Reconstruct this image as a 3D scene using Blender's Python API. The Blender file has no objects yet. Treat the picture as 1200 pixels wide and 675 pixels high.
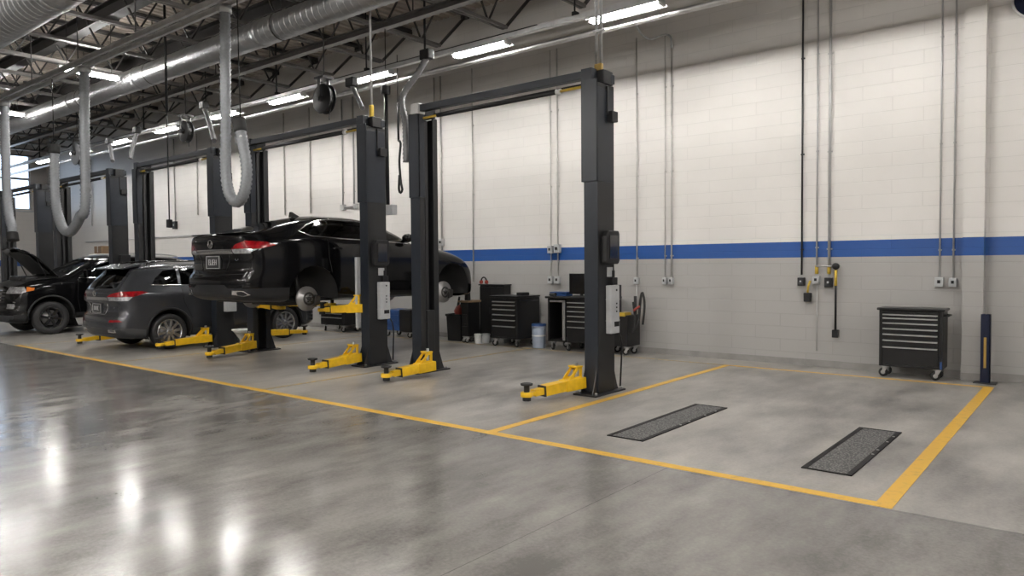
import bpy, bmesh, math, random
from mathutils import Vector, Matrix
from mathutils.bvhtree import BVHTree
random.seed(7)
PI = math.pi
LAMP = 196.0
SC = bpy.context.scene
COL = SC.collection
W = 11.89          # long wall plane (Y)
XE = -35.5         # end wall plane (X)
CAMZ = 1.65

# ------------------------------------------------------------------ camera
FPX = 852.58
yaw, pitch, roll = map(math.radians, (39.064, 1.89, -0.446))
cy, sy, cp, sp = math.cos(yaw), math.sin(yaw), math.cos(pitch), math.sin(pitch)
CF = Vector((-sy*cp, cy*cp, -sp)); CR = Vector((cy, sy, 0)); CU = CR.cross(CF)
cr_, sr_ = math.cos(roll), math.sin(roll)
CR, CU = CR*cr_+CU*sr_, -CR*sr_+CU*cr_
cam = bpy.data.cameras.new('camera'); camo = bpy.data.objects.new('camera', cam); COL.objects.link(camo)
cam.sensor_width = 36; cam.lens = FPX/1200*36; cam.clip_end = 200; cam.clip_start = .05
m3 = Matrix((CR, CU, -CF)).transposed()
camo.matrix_world = Matrix.Translation((0, 0, CAMZ)) @ m3.to_4x4()
SC.camera = camo
def ray(u, v): return CF + CR*((u-600)/FPX) - CU*((v-337.5)/FPX)
def at(u, v, Y): d = ray(u, v); return Vector((0, 0, CAMZ)) + d*(Y/d.y)
def atx(u, v, X): d = ray(u, v); return Vector((0, 0, CAMZ)) + d*(X/d.x)
def fl(u, v, z=0): d = ray(u, v); return Vector((0, 0, CAMZ)) + d*((z-CAMZ)/d.z)

# ------------------------------------------------------------------ materials
def mat(name, base, rough=.5, metal=0., coat=0., var=.12, vscale=6., bump=0., bscale=60., spec=.5, trans=0., emit=None, estr=0.):
    m = bpy.data.materials.new(name); m.use_nodes = True
    nt = m.node_tree; N = nt.nodes; L = nt.links
    b = N['Principled BSDF']
    b.inputs['Metallic'].default_value = metal
    b.inputs['Coat Weight'].default_value = coat
    b.inputs['Coat Roughness'].default_value = .04
    b.inputs['Specular IOR Level'].default_value = spec
    tc = N.new('ShaderNodeTexCoord')
    n = N.new('ShaderNodeTexNoise'); n.inputs['Scale'].default_value = vscale; n.inputs['Detail'].default_value = 4
    L.new(tc.outputs['Object'], n.inputs['Vector'])
    r = N.new('ShaderNodeValToRGB')
    r.color_ramp.elements[0].position = .3; r.color_ramp.elements[1].position = .7
    r.color_ramp.elements[0].color = (*[c*(1-var) for c in base], 1)
    r.color_ramp.elements[1].color = (*[min(1, c*(1+var)) for c in base], 1)
    L.new(n.outputs['Fac'], r.inputs['Fac']); L.new(r.outputs['Color'], b.inputs['Base Color'])
    mr = N.new('ShaderNodeMapRange'); mr.inputs['To Min'].default_value = max(.02, rough*.88); mr.inputs['To Max'].default_value = min(1, rough*1.12)
    L.new(n.outputs['Fac'], mr.inputs['Value']); L.new(mr.outputs['Result'], b.inputs['Roughness'])
    if bump:
        n2 = N.new('ShaderNodeTexNoise'); n2.inputs['Scale'].default_value = bscale
        L.new(tc.outputs['Object'], n2.inputs['Vector'])
        bp = N.new('ShaderNodeBump'); bp.inputs['Strength'].default_value = bump; bp.inputs['Distance'].default_value = .01
        L.new(n2.outputs['Fac'], bp.inputs['Height']); L.new(bp.outputs['Normal'], b.inputs['Normal'])
    if emit:
        b.inputs['Emission Color'].default_value = (*emit, 1); b.inputs['Emission Strength'].default_value = estr
    return m
M = {}
M['charcoal'] = mat('charcoal_powder_coat', (.012, .0155, .022), .36, 0, 0, .10, 9, spec=.38)
M['charcoal_side'] = mat('charcoal_web', (.013, .0135, .0145), .42, 0, 0, .10, 9, spec=.35)
M['black'] = mat('black_plastic', (.008, .008, .009), .45, spec=.35)
M['blackmetal'] = mat('black_metal', (.014, .014, .016), .35)
M['chestblack'] = mat('tool_chest_black', (.009, .009, .0095), .34, 0, 0, spec=.32)
M['rubber'] = mat('rubber', (.012, .012, .012), .75)
M['tire'] = mat('tire', (.016, .016, .017), .7, var=.2)
M['yellow'] = mat('yellow_enamel', (.76, .46, .012), .4, 0, .2, .10, 12)
M['fitting'] = mat('brass_yellow', (.55, .38, .05), .35, .4)
M['galv'] = mat('galvanised_steel', (.52, .53, .54), .34, .95, 0, .15, 14)
M['duct'] = mat('spiral_duct', (.56, .57, .585), .335, .95, 0, .08, 5, .10, 4)
M['steel'] = mat('steel', (.5, .5, .5), .34, .95)
M['alu'] = mat('aluminium', (.62, .62, .62), .35, .9)
M['chrome'] = mat('chrome', (.82, .82, .83), .08, 1.0, var=.03)
M['rim'] = mat('alloy_rim', (.50, .50, .51), .23, .85)
M['darkrim'] = mat('dark_rim', (.02, .02, .022), .2, .3, .5)
M['disc'] = mat('brake_disc_iron', (.26, .255, .25), .38, .55)
M['hub'] = mat('hub_iron', (.03, .029, .028), .5, .4)
M['hose'] = mat('hose_grey', (.20, .21, .225), .5, .25, 0, .12, 30)
M['flex'] = mat('braided_flex', (.17, .17, .175), .5, .15)
M['cabinet'] = mat('light_grey_cover', (.40, .41, .42), .42)
M['conduit'] = mat('painted_conduit', (.50, .49, .47), .42, .25)
M['conduit_grey'] = mat('zinc_conduit', (.44, .44, .44), .35, .3)
M['joist'] = mat('joist_steel', (.052, .050, .049), .55, .2)
M['chord'] = mat('joist_chord', (.19, .183, .175), .5, .2)
M['channel'] = mat('channel_steel', (.26, .255, .25), .4, .6)
M['glass'] = None
M['redlamp'] = mat('red_lens', (.20, .003, .006), .12, 0, .6, .55, 16)
M['clearlamp'] = mat('clear_lens', (.40, .40, .41), .14, .5, .6, .45, 18)
M['amber'] = mat('amber_lens', (.60, .16, .02), .15, 0, .8)
M['carblack'] = mat('black_car_paint', (.0035, .0035, .004), .10, 0, .0, .05, spec=.32)
M['cargrey'] = mat('grey_car_paint', (.050, .053, .060), .235, .45, .35, .05)
M['clad'] = mat('bumper_cladding', (.010, .0105, .012), .5, spec=.35)
M['cladgrey'] = mat('grey_bumper_cladding', (.035, .037, .040), .45)
M['well'] = mat('wheel_well', (.006, .006, .006), .9)
M['trimblack'] = mat('gloss_black_trim', (.006, .006, .006), .15, 0, .5)
M['seat'] = mat('seat_cloth', (.20, .20, .20), .7)
M['darkseat'] = mat('dark_seat_cloth', (.03, .03, .032), .7)
M['plate'] = mat('plate_black', (.02, .021, .022), .4)
M['platetext'] = mat('plate_lettering', (.42, .42, .43), .4)
M['navy'] = mat('navy_enamel', (.003, .007, .026), .4, 0, 0, spec=.3)
M['dullyellow'] = mat('dull_yellow', (.30, .19, .03), .45)
M['bluepail'] = mat('blue_plastic', (.012, .05, .17), .45)
M['pail'] = mat('pail_greyblue', (.25, .29, .36), .45)
M['white'] = mat('white_plastic', (.62, .62, .61), .45)
M['wood'] = mat('card_brown', (.20, .13, .075), .7)
M['red'] = mat('red_rubber', (.25, .03, .02), .5)
M['screen'] = mat('dark_screen', (.005, .005, .006), .2)
M['grating'] = None
M['platedark'] = mat('plate_frame_black', (.004, .004, .004), .5, spec=.2)
M['lamp'] = mat('lamp_tube', (.9, .9, .9), .5, emit=(1.0, .968, .925), estr=LAMP)
M['aislefill'] = mat('aisle_fill_tube', (.9, .9, .9), .5, emit=(1.0, .968, .925), estr=LAMP*3.0)  # for the added fill rows over the aisle, stronger than the wall row
M['lamphouse'] = mat('lamp_housing', (.60, .60, .60), .35, .3)
M['base'] = mat('cove_base', (.235, .228, .218), .55)
M['endframe'] = mat('window_frame_alu', (.50, .52, .54), .4, .4)

def nodes(m):
    m.use_nodes = True
    return m.node_tree.nodes, m.node_tree.links, m.node_tree.nodes['Principled BSDF']
def math_node(N, L, op, a, b=None, c=None):
    n = N.new('ShaderNodeMath'); n.operation = op
    for i, x in enumerate((a, b, c)):
        if x is None: continue
        if isinstance(x, (int, float)): n.inputs[i].default_value = x
        else: L.new(x, n.inputs[i])
    return n.outputs[0]

# painted block wall: courses of 0.2 m, white above, grey below, blue band
def wall_mat(name, axis):
    m = bpy.data.materials.new(name); N, L, b = nodes(m)
    g = N.new('ShaderNodeNewGeometry'); s = N.new('ShaderNodeSeparateXYZ'); L.new(g.outputs['Position'], s.inputs[0])
    cb = N.new('ShaderNodeCombineXYZ'); L.new(s.outputs[axis], cb.inputs[0]); L.new(s.outputs[2], cb.inputs[1])
    br = N.new('ShaderNodeTexBrick'); L.new(cb.outputs[0], br.inputs['Vector'])
    br.inputs['Scale'].default_value = 1; br.inputs['Brick Width'].default_value = .81; br.inputs['Row Height'].default_value = .2032
    br.inputs['Mortar Size'].default_value = .006; br.inputs['Mortar Smooth'].default_value = .6
    br.inputs['Color1'].default_value = (1, 1, 1, 1); br.inputs['Color2'].default_value = (.985, .985, .985, 1); br.inputs['Mortar'].default_value = (.88, .88, .88, 1)
    nz = N.new('ShaderNodeTexNoise'); nz.inputs['Scale'].default_value = 1.4; nz.inputs['Detail'].default_value = 5; L.new(g.outputs['Position'], nz.inputs['Vector'])
    ramp = N.new('ShaderNodeValToRGB'); e = ramp.color_ramp; e.interpolation = 'CONSTANT'
    e.elements[0].position = 0; e.elements[0].color = (.335, .327, .315, 1)
    z0, z1 = 1.70/8, 1.945/8
    x = e.elements.new(z0-.012/8); x.color = (.50, .49, .475, 1)
    x = e.elements.new(z0); x.color = (.006, .060, .245, 1)
    x = e.elements.new(z1); x.color = (.64, .62, .595, 1)
    e.elements[-1].position = 1; e.elements[-1].color = (.64, .62, .595, 1)
    L.new(math_node(N, L, 'DIVIDE', s.outputs[2], 8.0), ramp.inputs['Fac'])
    mx = N.new('ShaderNodeMix'); mx.data_type = 'RGBA'; mx.blend_type = 'MULTIPLY'; mx.inputs['Factor'].default_value = 1
    L.new(ramp.outputs['Color'], mx.inputs['A']); L.new(br.outputs['Color'], mx.inputs['B'])
    mr = N.new('ShaderNodeMapRange'); mr.inputs['To Min'].default_value = .94; mr.inputs['To Max'].default_value = 1.05; L.new(nz.outputs['Fac'], mr.inputs['Value'])
    m2 = N.new('ShaderNodeMix'); m2.data_type = 'RGBA'; m2.blend_type = 'MULTIPLY'; m2.inputs['Factor'].default_value = 1
    L.new(mx.outputs['Result'], m2.inputs['A']); L.new(mr.outputs['Result'], m2.inputs['B']); L.new(m2.outputs['Result'], b.inputs['Base Color'])
    b.inputs['Roughness'].default_value = .40
    bp = N.new('ShaderNodeBump'); bp.inputs['Strength'].default_value = .35; bp.inputs['Distance'].default_value = .006
    n2 = N.new('ShaderNodeTexNoise'); n2.inputs['Scale'].default_value = 90; L.new(g.outputs['Position'], n2.inputs['Vector'])
    hh = math_node(N, L, 'ADD', math_node(N, L, 'MULTIPLY', br.outputs['Fac'], -1.0), math_node(N, L, 'MULTIPLY', n2.outputs['Fac'], .25))
    L.new(hh, bp.inputs['Height']); L.new(bp.outputs['Normal'], b.inputs['Normal'])
    return m
M['wallX'] = wall_mat('painted_block_wall', 0)
M['wallY'] = wall_mat('painted_block_end_wall', 1)

# polished concrete
def floor_mat():
    m = bpy.data.materials.new('polished_concrete'); N, L, b = nodes(m)
    g = N.new('ShaderNodeNewGeometry'); s = N.new('ShaderNodeSeparateXYZ'); L.new(g.outputs['Position'], s.inputs[0])
    def noise(sc, det, dist=0., rough=.5, stretch=None):
        n = N.new('ShaderNodeTexNoise'); n.inputs['Scale'].default_value = sc; n.inputs['Detail'].default_value = det
        n.inputs['Distortion'].default_value = dist; n.inputs['Roughness'].default_value = rough
        if stretch:
            mp = N.new('ShaderNodeMapping'); mp.inputs['Scale'].default_value = stretch; mp.inputs['Rotation'].default_value = (0, 0, .5)
            L.new(g.outputs['Position'], mp.inputs['Vector']); L.new(mp.outputs['Vector'], n.inputs['Vector'])
        else: L.new(g.outputs['Position'], n.inputs['Vector'])
        return n.outputs['Fac']
    big = noise(.5, 4, 0, .55); mid = noise(3.0, 7, 0, .62, (1, .38, 1)); fine = noise(38, 5, 0, .7)
    t = math_node(N, L, 'ADD', math_node(N, L, 'MULTIPLY', big, .42), math_node(N, L, 'ADD', math_node(N, L, 'MULTIPLY', mid, .40), math_node(N, L, 'MULTIPLY', fine, .18)))
    r = N.new('ShaderNodeValToRGB'); e = r.color_ramp
    e.elements[0].position = .40; e.elements[0].color = (.115, .110, .104, 1)
    e.elements[1].position = .62; e.elements[1].color = (.325, .311, .290, 1)
    x = e.elements.new(.5); x.color = (.215, .206, .193, 1)
    L.new(t, r.inputs['Fac'])
    # service bays lighter than the drive aisle, in part lamp light put into the colour
    bay = math_node(N, L, 'GREATER_THAN', s.outputs[1], 5.3)
    gain = math_node(N, L, 'ADD', .80, math_node(N, L, 'MULTIPLY', bay, .54))
    # saw-cut joints
    def joint(coord, off, pitch):
        f = math_node(N, L, 'ABSOLUTE', math_node(N, L, 'SUBTRACT', math_node(N, L, 'FRACT', math_node(N, L, 'DIVIDE', math_node(N, L, 'SUBTRACT', coord, off-pitch/2), pitch)), .5))
        return math_node(N, L, 'LESS_THAN', f, .0035/pitch)
    j = math_node(N, L, 'MAXIMUM', joint(s.outputs[1], 5.27, 6.4), math_node(N, L, 'MULTIPLY', joint(s.outputs[0], -7.1, 4.4), math_node(N, L, 'SUBTRACT', 1.0, bay)))
    gain2 = math_node(N, L, 'MULTIPLY', gain, math_node(N, L, 'SUBTRACT', 1.0, math_node(N, L, 'MULTIPLY', j, .45)))
    mx = N.new('ShaderNodeMix'); mx.data_type = 'RGBA'; mx.blend_type = 'MULTIPLY'; mx.inputs['Factor'].default_value = 1; mx.clamp_result = False
    L.new(r.outputs['Color'], mx.inputs['A']); L.new(gain2, mx.inputs['B']); L.new(mx.outputs['Result'], b.inputs['Base Color'])
    mr = N.new('ShaderNodeMapRange'); mr.inputs['From Min'].default_value = .35; mr.inputs['From Max'].default_value = .65
    mr.inputs['To Min'].default_value = .155; mr.inputs['To Max'].default_value = .205; L.new(mid, mr.inputs['Value'])
    rg = math_node(N, L, 'ADD', mr.outputs['Result'], math_node(N, L, 'MULTIPLY', bay, .13))
    L.new(rg, b.inputs['Roughness'])
    b.inputs['Specular IOR Level'].default_value = .40
    b.inputs['Coat Weight'].default_value = .0; b.inputs['Coat Roughness'].default_value = .14
    bp = N.new('ShaderNodeBump'); bp.inputs['Strength'].default_value = .10; bp.inputs['Distance'].default_value = .004
    L.new(noise(7, 2), bp.inputs['Height']); L.new(bp.outputs['Normal'], b.inputs['Normal'])
    return m
M['floor'] = floor_mat()
def paint_mat(name, col, under, wear):
    m = bpy.data.materials.new(name); N, L, b = nodes(m)
    g = N.new('ShaderNodeNewGeometry'); n = N.new('ShaderNodeTexNoise'); n.inputs['Scale'].default_value = 16; n.inputs['Detail'].default_value = 7; L.new(g.outputs['Position'], n.inputs['Vector'])
    r = N.new('ShaderNodeValToRGB'); r.color_ramp.elements[0].position = wear; r.color_ramp.elements[1].position = wear+.22
    r.color_ramp.elements[0].color = (*under, 1); r.color_ramp.elements[1].color = (*col, 1)
    L.new(n.outputs['Fac'], r.inputs['Fac']); L.new(r.outputs['Color'], b.inputs['Base Color']); b.inputs['Roughness'].default_value = .38
    return m
M['line'] = paint_mat('yellow_floor_paint', (.68, .40, .045), (.50, .31, .07), .25)
M['lineworn'] = paint_mat('worn_yellow_floor_paint', (.50, .34, .09), (.27, .24, .17), .42)

def deck_mat():
    m = bpy.data.materials.new('ribbed_roof_deck'); N, L, b = nodes(m)
    g = N.new('ShaderNodeNewGeometry'); s = N.new('ShaderNodeSeparateXYZ'); L.new(g.outputs['Position'], s.inputs[0])
    b.inputs['Base Color'].default_value = (.20, .165, .135, 1); b.inputs['Roughness'].default_value = .6
    n = N.new('ShaderNodeTexNoise'); n.inputs['Scale'].default_value = 2; L.new(g.outputs['Position'], n.inputs['Vector'])
    r = N.new('ShaderNodeValToRGB'); r.color_ramp.elements[0].color = (.32, .28, .24, 1); r.color_ramp.elements[1].color = (.44, .385, .33, 1)
    L.new(n.outputs['Fac'], r.inputs['Fac']); L.new(r.outputs['Color'], b.inputs['Base Color'])
    return m
M['deck'] = deck_mat()
def glass_mat():
    m = bpy.data.materials.new('tinted_car_glass'); N, L, b = nodes(m)
    N.remove(b); out = N['Material Output']
    tr = N.new('ShaderNodeBsdfTransparent'); tr.inputs['Color'].default_value = (.05, .052, .055, 1)
    gl = N.new('ShaderNodeBsdfGlossy'); gl.inputs['Roughness'].default_value = .02; gl.inputs['Color'].default_value = (.9, .9, .9, 1)
    fr = N.new('ShaderNodeFresnel'); fr.inputs['IOR'].default_value = 1.42
    mx = N.new('ShaderNodeMixShader'); L.new(fr.outputs[0], mx.inputs[0]); L.new(tr.outputs[0], mx.inputs[1]); L.new(gl.outputs[0], mx.inputs[2])
    L.new(mx.outputs[0], out.inputs['Surface'])
    return m
M['glass'] = glass_mat()
def pane_mat():
    m = bpy.data.materials.new('window_pane_glass'); N, L, b = nodes(m)
    N.remove(b); out = N['Material Output']
    tr = N.new('ShaderNodeBsdfTransparent'); tr.inputs['Color'].default_value = (.93, .96, 1, 1)
    gl = N.new('ShaderNodeBsdfGlossy'); gl.inputs['Roughness'].default_value = .03
    fr = N.new('ShaderNodeFresnel'); fr.inputs['IOR'].default_value = 1.45
    mx = N.new('ShaderNodeMixShader'); L.new(fr.outputs[0], mx.inputs[0]); L.new(tr.outputs[0], mx.inputs[1]); L.new(gl.outputs[0], mx.inputs[2])
    L.new(mx.outputs[0], out.inputs['Surface'])
    return m
M['pane'] = pane_mat()
M['glassfront'] = M['glass'].copy(); M['glassfront'].name = 'light_car_glass'; M['glassfront'].node_tree.nodes['Transparent BSDF'].inputs['Color'].default_value = (.48, .51, .50, 1)
def grate_mat():
    m = bpy.data.materials.new('tread_plate_grating'); N, L, b = nodes(m)
    g = N.new('ShaderNodeNewGeometry')
    mp = N.new('ShaderNodeMapping'); mp.inputs['Rotation'].default_value = (0, 0, .78); mp.inputs['Scale'].default_value = (1, .55, 1); L.new(g.outputs['Position'], mp.inputs['Vector'])
    v = N.new('ShaderNodeTexVoronoi'); v.inputs['Scale'].default_value = 62; L.new(mp.outputs['Vector'], v.inputs['Vector'])
    r = N.new('ShaderNodeValToRGB'); r.color_ramp.elements[0].position = .15; r.color_ramp.elements[1].position = .6
    r.color_ramp.elements[0].color = (.24, .238, .232, 1); r.color_ramp.elements[1].color = (.06, .06, .059, 1)
    L.new(v.outputs['Distance'], r.inputs['Fac']); L.new(r.outputs['Color'], b.inputs['Base Color'])
    b.inputs['Roughness'].default_value = .5; b.inputs['Metallic'].default_value = .3
    bp = N.new('ShaderNodeBump'); bp.inputs['Strength'].default_value = .7; bp.inputs['Distance'].default_value = .006; bp.invert = True
    L.new(v.outputs['Distance'], bp.inputs['Height']); L.new(bp.outputs['Normal'], b.inputs['Normal'])
    return m
M['grating'] = grate_mat()

# ------------------------------------------------------------------ mesh builder
class MB:
    def __init__(s): s.v = []; s.f = []; s.sm = []
    def add(s, vs, fs, smooth=False):
        o = len(s.v); s.v += [Vector(v) for v in vs]
        for f in fs: s.f.append([i+o for i in f]); s.sm.append(smooth)
        return s
    def box(s, a, b):
        x0, x1 = sorted((a[0], b[0])); y0, y1 = sorted((a[1], b[1])); z0, z1 = sorted((a[2], b[2]))
        return s.add([(x0,y0,z0),(x1,y0,z0),(x1,y1,z0),(x0,y1,z0),(x0,y0,z1),(x1,y0,z1),(x1,y1,z1),(x0,y1,z1)],
                     [(0,3,2,1),(4,5,6,7),(0,1,5,4),(1,2,6,5),(2,3,7,6),(3,0,4,7)])
    def cbox(s, c, d): return s.box([c[i]-d[i]/2 for i in range(3)], [c[i]+d[i]/2 for i in range(3)])
    def beam(s, p0, p1, w, h, w2=None, h2=None, up=(0, 0, 1)):
        p0, p1 = Vector(p0), Vector(p1); d = (p1-p0).normalized(); u = Vector(up)
        if abs(d.dot(u)) > .98: u = Vector((0, 1, 0))
        r = d.cross(u).normalized(); u = r.cross(d)
        w2 = w if w2 is None else w2; h2 = h if h2 is None else h2
        vs = []
        for p, ww, hh in ((p0, w, h), (p1, w2, h2)):
            vs += [p-r*ww/2-u*hh/2, p+r*ww/2-u*hh/2, p+r*ww/2+u*hh/2, p-r*ww/2+u*hh/2]
        return s.add(vs, [(3,2,1,0),(4,5,6,7),(0,1,5,4),(1,2,6,5),(2,3,7,6),(3,0,4,7)])
    def tube(s, pts, r, n=10, cap=True):
        pts = [Vector(p) for p in pts]; k = len(pts); rs = r if isinstance(r, (list, tuple)) else [r]*k
        t0 = (pts[1]-pts[0]).normalized(); u = Vector((0, 0, 1)) if abs(t0.z) < .9 else Vector((1, 0, 0))
        nrm = t0.cross(u).normalized(); vs = []; fs = []
        for i, p in enumerate(pts):
            t = (pts[min(i+1, k-1)]-pts[max(i-1, 0)]).normalized()
            nrm = (nrm-t*nrm.dot(t)).normalized(); bn = t.cross(nrm)
            for j in range(n):
                a = 2*PI*j/n; vs.append(p+(nrm*math.cos(a)+bn*math.sin(a))*rs[i])
        for i in range(k-1):
            for j in range(n): fs.append((i*n+j, i*n+(j+1) % n, (i+1)*n+(j+1) % n, (i+1)*n+j))
        s.add(vs, fs, True)
        if cap:
            o = len(s.v)-k*n
            s.f.append([o+j for j in range(n)][::-1]); s.sm.append(False)
            s.f.append([o+(k-1)*n+j for j in range(n)]); s.sm.append(False)
        return s
    def cyl(s, p0, p1, r, n=16): return s.tube([p0, p1], r, n)
    def lathe(s, prof, o, ax, n=32, smooth=True):   # prof: list of (radius, along)
        o = Vector(o); ax = Vector(ax).normalized(); u = Vector((0, 0, 1)) if abs(ax.z) < .9 else Vector((1, 0, 0))
        a1 = ax.cross(u).normalized(); a2 = ax.cross(a1); vs = []; fs = []; k = len(prof)
        for r, h in prof:
            for j in range(n):
                a = 2*PI*j/n; vs.append(o+ax*h+(a1*math.cos(a)+a2*math.sin(a))*r)
        for i in range(k-1):
            for j in range(n): fs.append((i*n+j, i*n+(j+1) % n, (i+1)*n+(j+1) % n, (i+1)*n+j))
        return s.add(vs, fs, smooth)
    def prism(s, poly, a, b):     # polygon of 3-D points swept from offset a to offset b
        a, b = Vector(a), Vector(b); n = len(poly); P = [Vector(p) for p in poly]
        return s.add([p+a for p in P]+[p+b for p in P], [tuple(range(n))[::-1], tuple(range(n, 2*n))]+[(i, (i+1) % n, n+(i+1) % n, n+i) for i in range(n)])
    def torus(s, c, ax, R, r, n=28, k=8):
        ax = Vector(ax).normalized(); u = Vector((0, 0, 1)) if abs(ax.z) < .9 else Vector((1, 0, 0))
        a1 = ax.cross(u).normalized(); a2 = ax.cross(a1); c = Vector(c); vs = []; fs = []
        for i in range(n):
            d = a1*math.cos(2*PI*i/n)+a2*math.sin(2*PI*i/n)
            for j in range(k): vs.append(c+d*(R+r*math.cos(2*PI*j/k))+ax*r*math.sin(2*PI*j/k))
        for i in range(n):
            for j in range(k): fs.append((i*k+j, i*k+(j+1) % k, ((i+1) % n)*k+(j+1) % k, ((i+1) % n)*k+j))
        return s.add(vs, fs, True)
def world_of(o):
    v = Vector((0, 0, 0))
    while o is not None: v += o.location; o = o.parent
    return v
def build(name, mb, m, parent=None, bevel=0., world=True, loc=None):
    me = bpy.data.meshes.new(name)
    off = world_of(parent) if (parent is not None and world) else Vector((0, 0, 0))
    if parent is None and loc is not None: off = Vector(loc)
    me.from_pydata([tuple(v-off) for v in mb.v], [], mb.f); me.validate()
    for p, sm in zip(me.polygons, mb.sm): p.use_smooth = sm
    bm = bmesh.new(); bm.from_mesh(me); bmesh.ops.recalc_face_normals(bm, faces=bm.faces); bm.to_mesh(me); bm.free()
    me.materials.append(m)
    o = bpy.data.objects.new(name, me); COL.objects.link(o)
    if parent is not None: o.parent = parent
    elif loc is not None: o.location = loc
    if bevel:
        b = o.modifiers.new('bevel', 'BEVEL'); b.width = bevel; b.segments = 2; b.limit_method = 'ANGLE'; b.angle_limit = .6
    return o
def thing(name, label, cat, loc=(0, 0, 0), group=None):
    o = bpy.data.objects.new(name, None); o.empty_display_size = .1; COL.objects.link(o); o.location = loc
    return tag(o, label, cat, group)
def tag(o, label, cat, group=None):
    o['label'] = label; o['category'] = cat
    if group: o['group'] = group
    return o
def struct(name, mb, m, parent=None, bevel=0):
    o = build(name, mb, m, parent, bevel)
    if parent is None: o['kind'] = 'structure'
    return o
def copy_tree(o, loc=None, parent=None):
    c = o.copy(); COL.objects.link(c)
    if parent is not None: c.parent = parent
    if loc is not None: c.location = loc
    for ch in list(o.children): copy_tree(ch, None, c)
    return c
def crom(pts, step=.02):
    P = [Vector(p) for p in pts]; P = [P[0]*2-P[1]]+P+[P[-1]*2-P[-2]]; out = []
    for i in range(1, len(P)-2):
        n = max(2, int((P[i+1]-P[i]).length/step))
        for k in range(n):
            t = k/n; a, b, c, d = P[i-1:i+3]
            out.append(.5*((2*b)+(c-a)*t+(2*a-5*b+4*c-d)*t*t+(3*b-a-3*c+d)*t**3))
    out.append(P[-2]); return out

EXPOSURE = 0.0
# ================================================================== SHELL
X1, YF, ZC = 9.0, -14.0, 7.15
struct('floor', MB().box((XE-.3, YF-.3, -.2), (X1+.3, W+.3, 0)), M['floor'])
struct('wall_back', MB().box((XE-.3, W, 0), (X1+.3, W+.3, ZC+.2)), M['wallX'])
struct('wall_front', MB().box((XE-.3, YF-.3, 0), (X1+.3, YF, ZC+.2)), M['wallX'])
struct('wall_right', MB().box((X1, YF, 0), (X1+.3, W, ZC+.2)), M['wallY'])
WY0, WY1, WZ0, WZ1 = 7.9, 11.27, 4.11, 6.43
mb = MB()
mb.box((XE-.3, YF, 0), (XE, W, WZ0)); mb.box((XE-.3, YF, WZ1), (XE, W, ZC+.2))
mb.box((XE-.3, YF, WZ0), (XE, WY0, WZ1)); mb.box((XE-.3, WY1, WZ0), (XE, W, WZ1))
struct('wall_left', mb, M['wallY'])
PX0, PX1 = -1.50, -1.25
struct('wall_pilaster', MB().box((PX0, W-.20, 0), (PX1, W, ZC)), M['wallX'])
# window in the end wall
mb = MB()
for z in (WZ0, WZ0+1.30, WZ1): mb.cbox((XE-.12, (WY0+WY1)/2, z), (.12, WY1-WY0+.12, .09))
for y in (WY0, (WY0+WY1)/2, WY1): mb.cbox((XE-.12, y, (WZ0+WZ1)/2), (.11, .09, WZ1-WZ0))
wd = struct('window_1', mb, M['endframe'])
build('pane', MB().box((XE-.125, WY0, WZ0), (XE-.115, WY1, WZ1)), M['pane'], wd)
build('sill', MB().box((XE-.2, WY0-.1, WZ0-.1), (XE+.06, WY1+.1, WZ0-.045)), M['endframe'], wd, .01)
# cove base
struct('baseboard_back', MB().box((XE, W-.012, 0), (PX0, W, .105)).box((PX1, W-.012, 0), (X1, W, .105)).box((PX0-.01, W-.212, 0), (PX1+.012, W-.20, .105)).box((PX1, W-.20, 0), (PX1+.012, W-.012, .105)), M['base'])
struct('baseboard_left', MB().box((XE, YF, 0), (XE+.012, W, .105)), M['base'])
# ribbed roof deck, ribs running towards the long wall
mb = MB(); n = int((X1-XE)/.2); vs = []; fs = []
prof = [(0, 0), (.10, 0), (.125, .045), (.175, .045)]
xs = [(XE+i*.2+p[0], ZC+p[1]) for i in range(n) for p in prof]+[(X1, ZC)]
for x, z in xs: vs += [(x, YF, z), (x, W, z)]
for i in range(len(xs)-1): fs.append((2*i, 2*i+1, 2*i+3, 2*i+2))
o = len(vs); vs += [(XE-.3, YF-.3, ZC+.2), (X1+.3, YF-.3, ZC+.2), (X1+.3, W+.3, ZC+.2), (XE-.3, W+.3, ZC+.2)]; fs.append((o, o+1, o+2, o+3))
mb.add(vs, fs); struct('ceiling', mb, M['deck'])

# open-web roof joists, running to the long wall
def make_joist(x):
    t = thing('roof_joist', 'dark steel open-web roof joist spanning under the ribbed deck to the long wall', 'roof joist', (x, W, 6.2), 'open-web roof joists under the deck')
    y0, y1, zb, zt = -1.5, 11.0, 6.22, 7.09
    mb = MB()
    for s in (-.035, .035): mb.cbox((x+s*1.2, (y0+y1)/2, zb), (.045, y1-y0, .06))
    build('bottom_chord', mb, M['chord'], t)
    mb = MB()
    for s in (-.035, .035): mb.cbox((x+s*1.2, (y0+W)/2, zt), (.05, W-.02-y0, .07))
    build('top_chord', mb, M['joist'], t)
    mb = MB(); k = int((y1-y0)/.5); st = (y1-y0)/k
    for i in range(k):
        a = y0+i*st
        mb.beam((x, a, zb if i % 2 == 0 else zt), (x, a+st, zt if i % 2 == 0 else zb), .03, .03)
    mb.beam((x, y1, zb), (x, W-.03, zt-.02), .05, .05)
    build('web', mb, M['joist'], t)
    build('bearing_seat', MB().cbox((x, W-.07, zt-.06), (.16, .12, .08)), M['joist'], t)
    return t
j0 = make_joist(-9.05)
for i in range(-2, 15):
    if i: copy_tree(j0, (-9.05-1.8*i, W, 6.2))

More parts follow.
